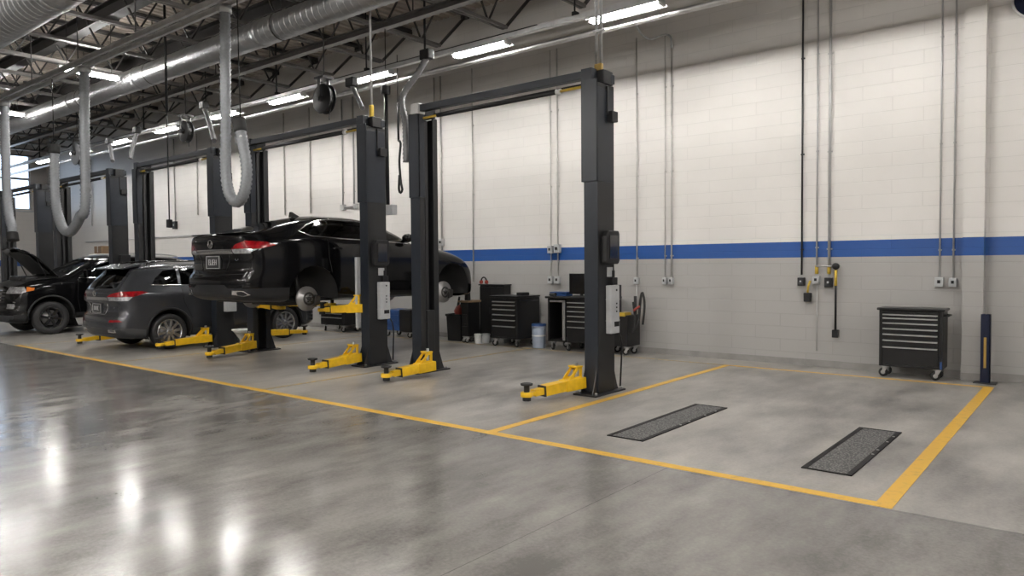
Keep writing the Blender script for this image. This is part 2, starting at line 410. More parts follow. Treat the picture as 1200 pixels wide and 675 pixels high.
# girders and the channel beam along the building
def ibeam(name, label, x0, x1, y, z, h, w, m, group=None):
    mb = MB()
    mb.cbox(((x0+x1)/2, y, z-h/2), (x1-x0, w, .02)); mb.cbox(((x0+x1)/2, y, z+h/2), (x1-x0, w, .02)); mb.cbox(((x0+x1)/2, y, z), (x1-x0, .02, h))
    return tag(build(name, mb, m, None, 0, True, ((x0+x1)/2, y, z)), label, 'steel beam', group)
ibeam('roof_girder', 'dark steel girder high under the deck, above the hose rail', -35, -4, 6.35, 6.72, .28, .24, M['joist'])
ibeam('roof_girder', 'dark steel girder under the deck between the hose rail and the silver duct', -35, -4, 8.35, 6.74, .28, .24, M['joist'])
ib = ibeam('channel_beam', 'long grey steel channel beam hung just behind the silver duct, carrying the rods', -35, -3, 8.9, 5.98, .11, .14, M['channel'])
for i in range(14): build('hanger', MB().cyl((-5.0-i*2.2, 8.9, 6.03), (-5.0-i*2.2, 8.9, 7.14), .014, 6), M['joist'], ib)
tag(build('ceiling_pipe', MB().cyl((-35, 10.9, 6.05), (-8.2, 10.9, 6.05), .035, 10), M['joist'], None, 0, True, (-20, 10.9, 6.05)), 'thin dark pipe running along under the joist ends near the long wall', 'pipe')

# painted floor lines
def fline(x0, y0, x1, y1, label, m='line'):
    return tag(build('floor_line', MB().box((x0, y0, 0), (x1, y1, .003)), M[m], None, 0, True, ((x0+x1)/2, (y0+y1)/2, 0)), label, 'floor marking')
fline(-17.95, 5.305, -1.18, 5.405, 'long yellow painted floor line along the front of all the service bays')
fline(-1.18, 5.305, -1.065, 11.23, 'thick yellow floor line on the right edge of the empty bay')
fline(-4.70, 5.405, -4.60, 11.23, 'yellow floor line on the left edge of the empty bay, beside the nearest lift post')
fline(-4.60, 11.16, -1.18, 11.23, 'thin yellow floor line across the back of the empty bay, below the lone tool chest')
fline(-17.5, 11.16, -4.70, 11.23, 'faint yellow floor line along the wall in front of the tool chests behind the lifts', 'lineworn')
fline(-8.72, 5.405, -8.64, 11.16, 'worn faint yellow floor line between the nearest lift and the lift with the sedan', 'lineworn')
fline(-13.32, 5.405, -13.24, 11.16, 'worn faint yellow floor line between the sedan and the grey crossover', 'lineworn')
fline(-17.95, 5.405, -17.87, 11.16, 'thin yellow floor line at the far left corner, running back beside the grey crossover', 'lineworn')

# flush tread plates in the empty bay
def floor_plate(x0, x1, y0, y1, label):
    t = thing('floor_plate', label, 'floor grate', ((x0+x1)/2, (y0+y1)/2, 0))
    e = .045
    build('grating', MB().box((x0+e, y0+.02, 0), (x1-e, y1-.02, .006)), M['grating'], t)
    mb = MB()
    for a, b in (((x0, y0), (x0+e, y1)), ((x1-e, y0), (x1, y1)), ((x0+e, y0), (x1-e, y0+.02)), ((x0+e, y1-.02), (x1-e, y1))):
        mb.box((a[0], a[1], 0), (b[0], b[1], .009))
    fr = build('frame', mb, M['platedark'], t, .002)
    for k in (.42, .52, .72, .86): build('bolt', MB().cyl((x1-e/2, y0+(y1-y0)*k, .009), (x1-e/2, y0+(y1-y0)*k, .013), .011, 10), M['steel'], t)
floor_plate(-3.66, -3.27, 5.93, 7.88, 'dark grating strip set flush in the empty bay floor, nearest the lift post')
floor_plate(-1.85, -1.47, 5.93, 7.73, 'dark grating strip set flush in the floor beside the thick yellow line')
# ================================================================== TWO-POST LIFTS
LY = 7.89; HD = .19; ZT = 3.93
def column(root, x, s, opts):
    # s = +1: right post, its web faces +X and its mouth faces the car; s = -1: the mirror image
    t = .022; w = .105
    def P(px, py): return (x+s*px, LY+py, 0)
    poly = [P(w, -HD), P(w, HD), P(-w, HD), P(-w, HD-.10), P(-w+t, HD-.10), P(-w+t, HD-t), P(w-t, HD-t), P(w-t, -HD+t), P(-w+t, -HD+t), P(-w+t, -HD+.10), P(-w, -HD+.10), P(-w, -HD)]
    mb = MB(); n = len(poly)
    z0, z1 = .02, ZT-.04
    vs = [Vector(p)+Vector((0, 0, z0)) for p in poly]+[Vector(p)+Vector((0, 0, z1)) for p in poly]
    fs = [(i, (i+1) % n, n+(i+1) % n, n+i) for i in range(n)]
    tri = [(0, 1, 6, 7), (1, 2, 5, 6), (2, 3, 4, 5), (0, 7, 8, 11), (8, 9, 10, 11)]
    for q in tri: fs.append(tuple(q)); fs.append(tuple(i+n for i in q))
    mb.add(vs, fs)
    c = build('column', mb, M['charcoal_side'], root, .004)
    # painted front flange and its upper sleeve
    build('front_flange', MB().box((x-w+.012, LY-HD-.012, .05), (x+w-.004, LY-HD, z1)), M['charcoal'], c, .003)
    mb = MB().box((x-s*(w+.018), LY-HD-.03, 2.67), (x+s*w, LY-HD-.012, ZT)).box((x-s*w-s*.018, LY-HD-.03, 2.67), (x-s*w-s*.004, LY-HD+.09, ZT))
    mb.box((x+s*w, LY-HD-.02, 2.67), (x+s*(w+.008), LY+HD-.02, ZT-.10))
    build('upper_sleeve', mb, M['charcoal'], c, .003)
    # base plate and gussets
    mb = MB().box((x-.17, LY-.36, 0), (x+.17, LY+.36, .02))
    build('base_plate', mb, M['blackmetal'], c, .004)
    mb = MB()
    for gx in (-.09, .08):
        for sg in (-1, 1):
            y = LY+sg*HD; poly = [(x+gx-.007, y, .02), (x+gx-.007, y+sg*.115, .02), (x+gx-.007, y+sg*.085, .09), (x+gx-.007, y, .34)]
            build('gusset', MB().prism(poly, (0, 0, 0), (.014, 0, 0)), M['blackmetal'], c)
    mb = MB()
    for bx in (-.14, .14):
        for by in (-.31, .31): build('anchor_bolt', MB().cyl((x+bx, LY+by, .02), (x+bx, LY+by, .05), .018, 8), M['steel'], c)
    # carriage in the mouth of the post
    cz0, cz1 = opts.get('carriage', (.10, .95))
    mb = MB().box((x-s*(w+.015), LY-.08, cz0), (x+s*.05, LY+.08, cz1))
    build('carriage', mb, M['charcoal_side'], c, .006)
    build('lift_chain', MB().box((x-s*.05, LY-.03, cz1), (x-s*.02, LY+.03, ZT-.1)), M['blackmetal'], c)
    # head: pulley box and bracket
    mb = MB().box((x-.09, LY-.09, ZT-.04), (x+.13, LY+.13, ZT+.13))
    build('pulley_box', mb, M['black'], c, .008)
    build('head_bracket', MB().box((x-s*.13, LY-HD-(.05 if opts.get('light') else .02), ZT-.01), (x+s*.03, LY-.09, ZT+.145)), M['charcoal'] if s > 0 else M['white' if opts.get('light') else 'charcoal'], c, .006)
    if s > 0:
        build('pulley_guard', MB().box((x+.04, LY+.08, ZT-.02), (x+.135, LY+.17, ZT+.10)), M['charcoal'], c, .01)
        build('limit_switch', MB().box((x+w, LY+.02, ZT-.50), (x+w+.08, LY+.16, ZT-.37)).box((x+w, LY+.0, ZT-.42), (x+w+.03, LY+.02, ZT-.06)), M['black'], c, .006)
    return c
def control(root, x, z, w, s=1):
    X = x+.11
    b = build('control_box', MB().prism([(X, LY-.14, z), (X, LY-.14, z+.33), (X, LY-.09, z+.40), (X, LY+.15, z+.40), (X, LY+.17, z+.36), (X, LY+.17, z+.02), (X, LY+.14, z-.02), (X, LY-.12, z-.02)], (0, 0, 0), (.09, 0, 0)), M['black'], root, .012)
    build('cover_panel', MB().box((X+.09, LY-.08, z+.04), (X+.10, LY+.11, z+.34)), M['trimblack'], b, .006)
    build('safety_label', MB().box((X, LY-.0, z-.18), (X+.014, LY+.12, z-.06)), M['cabinet'], root)
    build('lever', MB().box((X, LY+.06, z-.285), (X+.05, LY+.18, z-.19)).box((X+.014, LY+.10, z-.285), (X+.035, LY+.14, z-.10)), M['black'], root, .004)
    p = build('power_unit', MB().box((X, LY-.03, z-.90), (X+.08, LY+.18, z-.29)), M['cabinet'], root, .01)
    for zz in (-.47, -.74): build('seam', MB().box((X-.002, LY-.033, z+zz), (X+.082, LY+.183, z+zz+.006)), M['conduit_grey'], p)
    for zz, r in ((-.35, .014), (-.52, .011), (-.57, .011), (-.62, .011)): build('button', MB().cyl((X+.08, LY+.10, z+zz), (X+.088, LY+.10, z+zz), r, 10), M['black'], p)
    build('socket', MB().box((X+.08, LY+.05, z-.81), (X+.09, LY+.15, z-.75)), M['black'], p)
    build('cable', MB().tube(crom([(X+.05, LY+.2, z-.90), (X+.06, LY+.26, .6), (X+.03, LY+.27, .06)], .1), .012, 6), M['black'], root)
def arm(root, pivot, tip, z=.13, jack=True, gear=True):
    p = Vector((pivot[0], pivot[1], z+.02)); q = Vector((tip[0], tip[1], z-.03)); d = (q-p); L = d.length; d.normalize()
    flat = Vector((d.x, d.y, 0)).normalized(); side = Vector((-flat.y, flat.x, 0))
    mb = MB(); mb.beam(p-flat*.10, p+d*L*.28, .16, .14); mb.beam(p+d*L*.2, p+d*L*.70, .135, .125)
    a = build('lift_arm', mb, M['yellow'], root, .006)
    mb = MB().beam(p+d*L*.60, p+d*(L-.10), .095, .08)
    mb.beam(p+d*(L-.17), p+d*(L-.04), .10, .045)
    mb.lathe([(.03, -.028), (.075, -.028), (.075, .028), (.03, .028), (.03, -.028)], q, (0, 0, 1), 20)
    build('extension', mb, M['yellow'], a, .004)
    build('end_stop', MB().beam(p+d*L*.695, p+d*L*.71, .142, .132), M['blackmetal'], a)
    if gear:
        mb = MB()
        for sg in (-.055, .055):
            o = p+side*sg
            g = [o-flat*.04+Vector((0, 0, .06)), o+flat*.20+Vector((0, 0, .05)), o+flat*.05+Vector((0, 0, .20)), o-flat*.04+Vector((0, 0, .20))]
            h = [o+flat*.0+Vector((0, 0, .09)), o+flat*.11+Vector((0, 0, .085)), o+flat*.035+Vector((0, 0, .17)), o+flat*.0+Vector((0, 0, .17))]
            vs = []
            for off in (-.008, .008):
                vs += [v+side*off for v in g]+[v+side*off for v in h]
            fs = []
            for i in range(4):
                k = (i+1) % 4
                fs += [(i, k, 4+k, 4+i), (8+i, 12+i, 12+k, 8+k), (i, 8+i, 8+k, k), (4+i, 4+k, 12+k, 12+i)]
            mb.add(vs, fs)
        mb.beam(p-flat*.04+Vector((0, 0, .21)), p+flat*.07+Vector((0, 0, .21)), .15, .02)
        build('gear_bracket', mb, M['yellow'], a)
        build('pivot_pin', MB().cyl(p+Vector((0, 0, -.08)), p+Vector((0, 0, .26)), .022, 10), M['steel'], a)
    if jack:
        mb = MB().lathe([(0, -.075), (.05, -.075), (.05, -.03), (.034, -.03), (.034, .10), (.072, .11), (.076, .13), (.06, .135), (0, .131)], q, (0, 0, 1), 20)
        build('jack_pad', mb, M['rubber'], a)
    return a
def lift(xl, xr, label, opt):
    t = thing('two_post_lift', label, 'car lift', ((xl+xr)/2, LY, 0), 'two-post car lifts along the wall')
    if xl is not None: column(t, xl, -1, opt.get('L', {}))
    if xr is not None: column(t, xr, 1, opt.get('R', {}))
    z = ZT+.065
    mb = MB().beam((xl+.125, LY-.15, z+.01), (xr-.125, LY-.15, z+.01), .10, .10)
    build('cross_beam', mb, M['charcoal'], t, .006)
    mb = MB().cyl((xl+.25, LY-.02, z-.08), (xr-.12, LY-.02, z-.06), .016, 8)
    build('sync_cable', mb, M['black'], t)
    h = build('hydraulic_hose', MB().cyl((xl+.42, LY-.12, z-.13), (xr-.55, LY-.12, z-.12), .030, 12), M['black'], t)
    build('fitting', MB().cyl((xr-.55, LY-.12, z-.12), (xr-.11, LY-.12, z-.115), .018, 10), M['fitting'], h); build('fitting', MB().cyl((xl+.11, LY-.12, z-.13), (xl+.42, LY-.12, z-.13), .018, 10), M['fitting'], h)
    build('end_cap', MB().cyl((xr-.57, LY-.12, z-.12), (xr-.50, LY-.12, z-.12), .038, 12), M['white'], h)
    return t
L1 = lift(-8.13, -4.97, 'charcoal two-post lift with no car, nearest the empty marked bay', dict(L=dict(light=True), R=dict(carriage=(.1, 1.95))))
control(L1, -4.97, 1.66, 1)
arm(L1, (-5.12, 7.58), (-5.29, 6.78)); arm(L1, (-7.74, 7.54), (-7.80, 6.79))
L2 = lift(-12.76, -9.34, 'charcoal two-post lift holding the raised black sedan', dict(L=dict(carriage=(.82, 1.7)), R=dict(carriage=(.82, 1.7))))
control(L2, -9.34, 1.66, 1)
build('cable_guard', MB().box((-9.53, LY-HD-.05, .62), (-9.48, LY-HD+.05, 1.78)), M['cabinet'], L2, .004)
arm(L2, (-9.42, 7.52), (-9.36, 6.68)); arm(L2, (-12.60, 7.58), (-12.32, 6.62))
arm(L2, (-9.50, 7.72), (-10.30, 7.56), .925); arm(L2, (-9.50, 8.14), (-10.20, 8.75), .925)
arm(L2, (-12.55, 7.72), (-11.50, 7.56), .925); arm(L2, (-12.55, 8.14), (-11.60, 8.75), .925)
L3 = lift(-17.53, -14.10, 'charcoal two-post lift standing around the grey crossover', dict(L=dict(carriage=(.1, .9)), R=dict(carriage=(.1, .9))))
build('power_unit', MB().box((-13.99, LY-.05, .72), (-13.86, LY+.17, 1.02)), M['cabinet'], L3, .01)
arm(L3, (-14.12, 7.52), (-14.2, 6.62), .17); arm(L3, (-14.08, 8.40), (-13.95, 9.75), .20, True, False)
arm(L3, (-17.30, 7.58), (-16.92, 6.20)); arm(L3, (-17.30, 8.30), (-16.9, 9.4))
L4 = lift(-22.50, -18.95, 'charcoal two-post lift standing around the black truck with its hood open', dict())
build('control_box', MB().box((-18.84, LY-.05, 1.55), (-18.70, LY+.17, 1.95)), M['black'], L4, .01)
L5 = lift(-26.95, -23.85, 'charcoal two-post lift farthest left, in front of the end window', dict())
# ================================================================== CARS
def pchip(pts):
    xs = [p[0] for p in pts]; ys = [p[1] for p in pts]; n = len(xs)
    h = [xs[i+1]-xs[i] for i in range(n-1)]; d = [(ys[i+1]-ys[i])/h[i] for i in range(n-1)]; m = [0]*n
    m[0], m[-1] = d[0], d[-1]
    for i in range(1, n-1):
        if d[i-1]*d[i] > 0:
            w1, w2 = 2*h[i]+h[i-1], h[i]+2*h[i-1]; m[i] = (w1+w2)/(w1/d[i-1]+w2/d[i])
    def f(x):
        if x <= xs[0]: return ys[0]
        if x >= xs[-1]: return ys[-1]
        i = 0
        while x > xs[i+1]: i += 1
        t = (x-xs[i])/h[i]
        return (1+2*t)*(1-t)**2*ys[i]+t*(1-t)**2*h[i]*m[i]+t*t*(3-2*t)*ys[i+1]+t*t*(t-1)*h[i]*m[i+1]
    return f
def inpoly(p, poly):
    x, y = p; c = False; n = len(poly)
    for i in range(n):
        x1, y1 = poly[i]; x2, y2 = poly[(i+1) % n]
        if (y1 > y) != (y2 > y) and x < (x2-x1)*(y-y1)/(y2-y1)+x1: c = not c
    return c
class Car:
    # local frame: y from the rear bumper (0) to the nose (L), x to the right-hand side of +Y, z up from the tyre contact
    def __init__(s, spec):
        s.sp = spec; s.L = spec['L']
        s.top, s.belt, s.bot, s.hw, s.hr = [pchip(spec[k]) for k in ('top', 'belt', 'bot', 'hw', 'hr')]
        s.tail = pchip(spec['tail']); s.nose = pchip(spec['nose']); s.names = ['body']
        s.loft()
    def ring(s, y):
        L = s.L; zt, zb, bt, hw, hr = s.top(y), s.bot(y), s.belt(y), s.hw(y), s.hr(y)
        bt = min(bt, zt-.03); drop = .02+.16*max(0, zt-bt)
        C = [(0, zb), (.80*hw, zb), (.95*hw, zb+.05), (.985*hw, zb+.17*(bt-zb)), (hw, zb+.55*(bt-zb)), (.985*hw, bt-.09*(bt-zb)), (.945*hw, bt), (min(hr, .9*hw), zt-drop), (.55*hr, zt-.012-.03*max(0, zt-bt)), (0, zt)]
        seg = [5, 2, 3, 5, 5, 3, 9, 5, 6]; P = [Vector((a, b, 0)) for a, b in C]
        P = [Vector((-P[1].x, P[1].y, 0))]+P+[Vector((-P[-2].x, P[-2].y, 0))]; out = []
        for i, n in enumerate(seg):
            a, b, c, d = P[i:i+4]
            t0 = 0; t1 = t0+max(1e-4, (b-a).length)**.5; t2 = t1+max(1e-4, (c-b).length)**.5; t3 = t2+max(1e-4, (d-c).length)**.5
            for k in range(n):
                t = t1+(t2-t1)*k/n
                A1 = a*((t1-t)/(t1-t0))+b*((t-t0)/(t1-t0)); A2 = b*((t2-t)/(t2-t1))+c*((t-t1)/(t2-t1)); A3 = c*((t3-t)/(t3-t2))+d*((t-t2)/(t3-t2))
                B1 = A1*((t2-t)/(t2-t0))+A2*((t-t0)/(t2-t0)); B2 = A2*((t3-t)/(t3-t1))+A3*((t-t1)/(t3-t1))
                q = B1*((t2-t)/(t2-t1))+B2*((t-t1)/(t2-t1)); out.append((max(0, q.x), q.y))
        out.append((0, zt)); out[0] = (0, zb)
        return out
    def warp(s, x, y, z):
        L = s.L; r = 1.0
        ft = max(0, 1-y/.7)**1.5; fn = max(0, 1-(L-y)/.8)**1.5
        y2 = y+ft*(s.tail(z)+s.sp.get('bow', .10)*(abs(x)/.9)**2.2)-fn*(s.nose(z)+s.sp.get('nbow', .22)*(abs(x)/.9)**2.2)
        return Vector((x, y2, z))
    def loft(s):
        L = s.L; ys = [0, .012, .03, .06, .10, .15, .2, .26, .32, .38]; y = .45
        while y < L-.42: ys.append(y); y += .05
        ys += [L-.38, L-.32, L-.26, L-.2, L-.15, L-.10, L-.06, L-.03, L-.012, L]
        bm = bmesh.new(); rings = []
        for y in ys:
            R = s.ring(y); k = len(R); row = []
            for x, z in R: row.append(bm.verts.new(s.warp(x, y, z)))
            for x, z in R[-2:0:-1]: row.append(bm.verts.new(s.warp(-x, y, z)))
            rings.append(row)
        s.k = k = len(s.ring(1.0)); n = len(rings[0])
        for a, b in zip(rings, rings[1:]):
            for i in range(n): bm.faces.new((a[i], a[(i+1) % n], b[(i+1) % n], b[i]))
        for ri, y in ((0, 0), (-1, L)):        # gridded end caps
            row = rings[ri]; R = s.ring(y); m = 12; G = []
            for i in range(k):
                x, z = R[i]
                if i in (0, k-1): G.append([row[i]]*(m+1)); continue
                line = [row[i]]+[bm.verts.new(s.warp(x*(1-2*j/m), y, z)) for j in range(1, m)]+[row[(n-i) % n]]
                G.append(line)
            for i in range(k-1):
                for j in range(m):
                    q = [G[i][j], G[i+1][j], G[i+1][j+1], G[i][j+1]]; u = []
                    for v in q:
                        if v not in u: u.append(v)
                    if len(u) >= 3:
                        try: bm.faces.new(u)
                        except ValueError: pass
        bmesh.ops.recalc_face_normals(bm, faces=bm.faces)
        s.bm = bm; s.layer = bm.faces.layers.int.new('part')
        s.bvh = BVHTree.FromBMesh(bm)
    def pid(s, name):
        if name not in s.names: s.names.append(name)
        return s.names.index(name)
    def cut(s, name, poly, axis, sel, only=0):
        ax = {'x': 0, 'y': 1, 'z': 2}[axis]; ia, ib = [i for i in range(3) if i != ax]
        lo = [min(p[i] for p in poly) for i in (0, 1)]; hi = [max(p[i] for p in poly) for i in (0, 1)]
        def near(f):
            if only is not None and f[s.layer] != only: return False
            if not sel(f): return False
            c = [v.co for v in f.verts]
            return all(max(p[i] for p in c) >= lo[j]-.001 and min(p[i] for p in c) <= hi[j]+.001 for j, i in enumerate((ia, ib)))
        for e in range(len(poly)):
            (a0, b0), (a1, b1) = poly[e], poly[(e+1) % len(poly)]
            fs = [f for f in s.bm.faces if near(f)]
            if not fs: return
            geom = set(fs)
            for f in fs: geom.update(f.edges); geom.update(f.verts)
            co = [0, 0, 0]; no = [0, 0, 0]; co[ia], co[ib] = a0, b0; no[ia], no[ib] = b1-b0, a0-a1
            bmesh.ops.bisect_plane(s.bm, geom=list(geom), dist=1e-5, plane_co=co, plane_no=Vector(no).normalized())
        p = s.pid(name); s.bm.normal_update()
        for f in s.bm.faces:
            if near(f):
                c = f.calc_center_median()
                if inpoly((c[ia], c[ib]), poly): f[s.layer] = p
    def side(s, name, poly, sgn):
        s.cut(name, poly, 'x', lambda f: f.calc_center_median().x*sgn > .25 and (name[0] == '_' or abs(f.normal.y) < .72))
    def rear(s, name, poly): s.cut(name, poly, 'y', lambda f: f.calc_center_median().y < .75 and f.normal.y < -.45 or (abs(f.calc_center_median().x) < .5 and f.calc_center_median().y < .75))
    def front(s, name, poly): s.cut(name, poly, 'y', lambda f: f.calc_center_median().y > s.L-.75 and f.normal.y > .45)
    def roofcut(s, name, poly): s.cut(name, poly, 'z', lambda f: f.calc_center_median().z > s.belt(f.calc_center_median().y)-.12)
    def ysurf(s, x, z, rear=True):
        h = s.bvh.ray_cast(Vector((x, -2 if rear else s.L+2, z)), Vector((0, 1 if rear else -1, 0)))
        return h[0], h[1]
    def xsurf(s, y, z, sgn):
        h = s.bvh.ray_cast(Vector((sgn*3, y, z)), Vector((-sgn, 0, 0))); return h[0], h[1]
    def emit(s, root, mats, only=None):
        made = {}
        for i, nm in enumerate(s.names):
            fs = [f for f in s.bm.faces if f[s.layer] == i]
            if not fs or nm.startswith('_'): continue
            idx = {}; mb = MB(); vs = []; ff = []
            for f in fs:
                r = []
                for v in f.verts:
                    if v not in idx: idx[v] = len(vs); vs.append(v.co.copy())
                    r.append(idx[v])
                ff.append(r)
            mb.add(vs, ff, True); key = nm.split('#')[0]
            made[nm] = build(key, mb, mats[key], root, 0, False)
        return made
def wheel(root, c, sgn, r, w, rim_r, m_rim, spokes, name='wheel'):
    # sgn: which way the outside faces along x
    c = Vector(c); ax = Vector((sgn, 0, 0)); h = w/2
    mb = MB().lathe([(rim_r, -h*.9), (r*.93, -h), (r*.985, -h*.7), (r, -h*.3), (r, h*.3), (r*.985, h*.7), (r*.93, h), (rim_r+.012, h*.92), (rim_r, h*.80), (rim_r, -h*.9)], c, ax, 40)
    t = build(name, mb, M['tire'], root, 0, False)
    mb = MB().lathe([(rim_r, -h*.9), (rim_r, h*.78), (rim_r-.008, h*.86), (rim_r-.022, h*.84), (rim_r-.03, h*.5), (rim_r-.05, -h*.6), (.05, -h*.6), (.05, -h*.9), (rim_r, -h*.9)], c, ax, 40)
    mb.lathe([(0, h*.72), (.03, h*.74), (.055, h*.70), (.065, h*.45), (.065, -h*.5)], c, ax, 20)
    for k in range(spokes):
        a = 2*PI*k/spokes+.15; d = Vector((0, math.cos(a), math.sin(a)))
        mb.beam(c+ax*h*.55+d*.05, c+ax*h*.66+d*(rim_r-.016), .055*8/max(8, spokes), .028, .075*8/max(8, spokes), .022, up=ax)
    build('rim', mb, m_rim, t, 0, False)
    build('brake_disc', MB().lathe([(0, 0), (rim_r*.72, 0), (rim_r*.72, .03), (0, .03)], c-ax*h*.35, ax, 24), M['disc'], t, 0, False)
    return t
def archpoly(y, z, r, n=22): return [(y+r*math.cos(2*PI*i/n), z+r*math.sin(2*PI*i/n)) for i in range(n)]
def wells(car, root, y, z, r, hw, lip=None):
    for sg in (-1, 1):
        car.side('_hole', archpoly(y, z, r), sg)
        mb = MB().lathe([(r+.004, hw-.03), (r+.004, .42), (0, .42)], (0, y, z), (sg, 0, 0), 36)
        # keep only the upper part of the well
        keep = MB(); 
        idx = {i: k for k, i in enumerate([i for i, v in enumerate(mb.v) if v.z > car.bot(y)-.02])}
        keep.add([mb.v[i] for i in idx], [[idx[i] for i in f] for f in mb.f if all(i in idx for i in f)], True)
        build('wheel_well', keep, M['well'], root, 0, False)
        if lip:
            mb = MB(); pts = []
            for i in range(26):
                a = -.35+(PI+.7)*i/25; yy, zz = y+(r+.012)*math.cos(a), z+(r+.012)*math.sin(a)
                if zz < car.bot(y)+.03: continue
                h, _ = car.xsurf(yy, zz, sg)
                if h: pts.append(h)
            if len(pts) > 2: build('wheel_arch', mb.tube(pts, lip[0], 8), lip[1], root, 0, False)
def trimline(car, root, name, pts, sgn, r, m, closed=False, step=.05):
    P = pts+[pts[0]] if closed else pts; out = []
    for (a, b), (c, d) in zip(P, P[1:]):
        n = max(1, int(math.hypot(c-a, d-b)/step))
        for i in range(n):
            h, nn = car.xsurf(a+(c-a)*i/n, b+(d-b)*i/n, sgn)
            if h: out.append(h)
    h, nn = car.xsurf(*P[-1], sgn)
    if h: out.append(h)
    if len(out) > 2: return build(name, MB().tube(out, r, 6), m, root, 0, False)
def rearline(car, root, name, pts, r, m, step=.06, rear=True):
    out = []
    for (a, b), (c, d) in zip(pts, pts[1:]):
        n = max(1, int(math.hypot(c-a, d-b)/step))
        for i in range(n+1):
            h, nn = car.ysurf(a+(c-a)*i/n, b+(d-b)*i/n, rear)
            if h and (not out or (h-out[-1]).length > .004): out.append(h)
    if len(out) > 2: return build(name, MB().tube(out, r, 6), m, root, 0, False)
SEG = {'B': [[(0,0),(0,2),(1,2),(1,0),(0,0)],[(0,1),(1,1)]], 'J': [[(1,2),(1,0),(0,0),(0,.6)]], 'E': [[(1,2),(0,2),(0,0),(1,0)],[(0,1),(.8,1)]], 'H': [[(0,0),(0,2)],[(1,0),(1,2)],[(0,1),(1,1)]],
       '8': [[(0,0),(0,2),(1,2),(1,0),(0,0)],[(0,1),(1,1)]], 'I': [[(.5,0),(.5,2)]], 'C': [[(1,2),(0,2),(0,0),(1,0)]], 'V': [[(0,2),(.5,0),(1,2)]], '0': [[(0,0),(0,2),(1,2),(1,0),(0,0)]], 'A': [[(0,0),(.5,2),(1,0)],[(.25,.9),(.75,.9)]], 'D': [[(0,0),(0,2),(.7,2),(1,1.5),(1,.5),(.7,0),(0,0)]], 'X': [[(0,0),(1,2)],[(0,2),(1,0)]], 'L': [[(0,2),(0,0),(1,0)]]}
def text_strokes(mb, txt, o, dx, dz, w, h, gap, r):
    # strokes drawn along dx (unit) and dz (unit) from corner o
    o, dx, dz = Vector(o), Vector(dx), Vector(dz)
    for i, ch in enumerate(txt):
        for st in SEG.get(ch, []):
            for (a, b), (c, d) in zip(st, st[1:]):
                p = o+dx*(i*(w+gap)+a*w)+dz*(b*h/2); q = o+dx*(i*(w+gap)+c*w)+dz*(d*h/2)
                mb.beam(p, q, r, r, up=dx.cross(dz))
def plate(car, root, z, w, h, txt, tilt=.0):
    p, n = car.ysurf(0, z); y = p.y-.012
    b = build('licence_plate', MB().box((-w/2, y-.012, z-h/2), (w/2, y+.03, z+h/2)), M['plate'], root, .006, False)
    mb = MB()
    for a, c in (((-w/2, z-h/2), (w/2, z-h/2+.012)), ((-w/2, z+h/2-.012), (w/2, z+h/2)), ((-w/2, z-h/2), (-w/2+.012, z+h/2)), ((w/2-.012, z-h/2), (w/2, z+h/2))):
        mb.box((a[0], y-.018, a[1]), (c[0], y-.011, c[1]))
    build('plate_frame', mb, M['conduit_grey'], b, 0, False)
    mb = MB(); n = len(txt); cw = w*.6/n*.78; g = w*.6/n*.22
    text_strokes(mb, txt, (-w*.3, y-.015, z-h*.2), (1, 0, 0), (0, 0, 1), cw, h*.42, g, .009)
    build('plate_lettering', mb, M['platetext'], b, 0, False)
def emblem(car, root, z, R, kind, rear=True):
    p, n = car.ysurf(0, z, rear); y = p.y-.012 if rear else p.y+.012
    mb = MB().torus((0, y, z), (0, 1, 0), R, R*.16, 24, 8)
    if kind == 'v':
        mb.beam((-R*.6, y, z+R*.45), (-.0, y, z-R*.75), .012, .01); mb.beam((0, y, z-R*.75), (R*.6, y, z+R*.45), .012, .01)
    elif kind == 'o':
        mb.beam((-R*.1, y, z-R*.2), (R*.55, y, z+R*.7), .010, .01)
    return build('emblem', mb, M['chrome'], root, 0, False)
def seats(root, rows, hw, zf, m='darkseat'):
    for y in rows:
        for x in (-.40, .40):
            mb = MB().beam((x, y+.1, zf), (x, y-.14, zf+.62), .46, .13, .40, .10)
            mb.box((x-.23, y+.05, zf-.05), (x+.23, y+.52, zf+.1)); mb.beam((x, y-.15, zf+.66), (x, y-.17, zf+.84), .26, .09)
            build('seat', mb, M[m], root, .03, False)

# ------------------------------------------------ black fastback sedan on the raised lift
SED = dict(L=5.40, bow=.11, nbow=.20,
    top=[(0,1.28),(.03,1.345),(.08,1.375),(.25,1.40),(.75,1.535),(1.3,1.67),(1.8,1.735),(2.3,1.74),(2.75,1.69),(3.15,1.53),(3.6,1.29),(3.8,1.245),(4.4,1.18),(4.9,1.06),(5.2,.93),(5.36,.78),(5.40,.66)],
    belt=[(0,1.20),(.3,1.25),(.8,1.30),(1.3,1.33),(2,1.30),(3.4,1.24),(3.8,1.16),(4.4,1.07),(5,.93),(5.25,.78),(5.40,.60)],
    bot=[(0,.40),(.05,.36),(.3,.32),(.8,.30),(4.3,.29),(4.9,.24),(5.3,.24),(5.40,.32)],
    hw=[(0,.80),(.012,.83),(.04,.86),(.12,.89),(.4,.92),(1,.935),(4,.935),(4.8,.93),(5.15,.88),(5.34,.78),(5.40,.68)],
    hr=[(0,.74),(.3,.74),(.75,.66),(1.3,.61),(2.2,.60),(2.9,.63),(3.5,.72),(4.2,.75),(4.9,.70),(5.40,.5)],
    tail=[(0.2,.10),(.35,.02),(.45,-.03),(.66,-.045),(.74,.01),(.80,.05),(1.0,.06),(1.06,.02),(1.2,.01),(1.30,-.01),(1.37,-.05),(1.5,0)],
    nose=[(.1,.12),(.3,.0),(.7,.0),(1.0,.08),(1.2,.1)])
sx, syr, sz = -10.88, 5.90, .78
sed = thing('sedan', 'black fastback sedan raised on the lift, wheels off and brake discs bare', 'car', (sx, syr, sz))
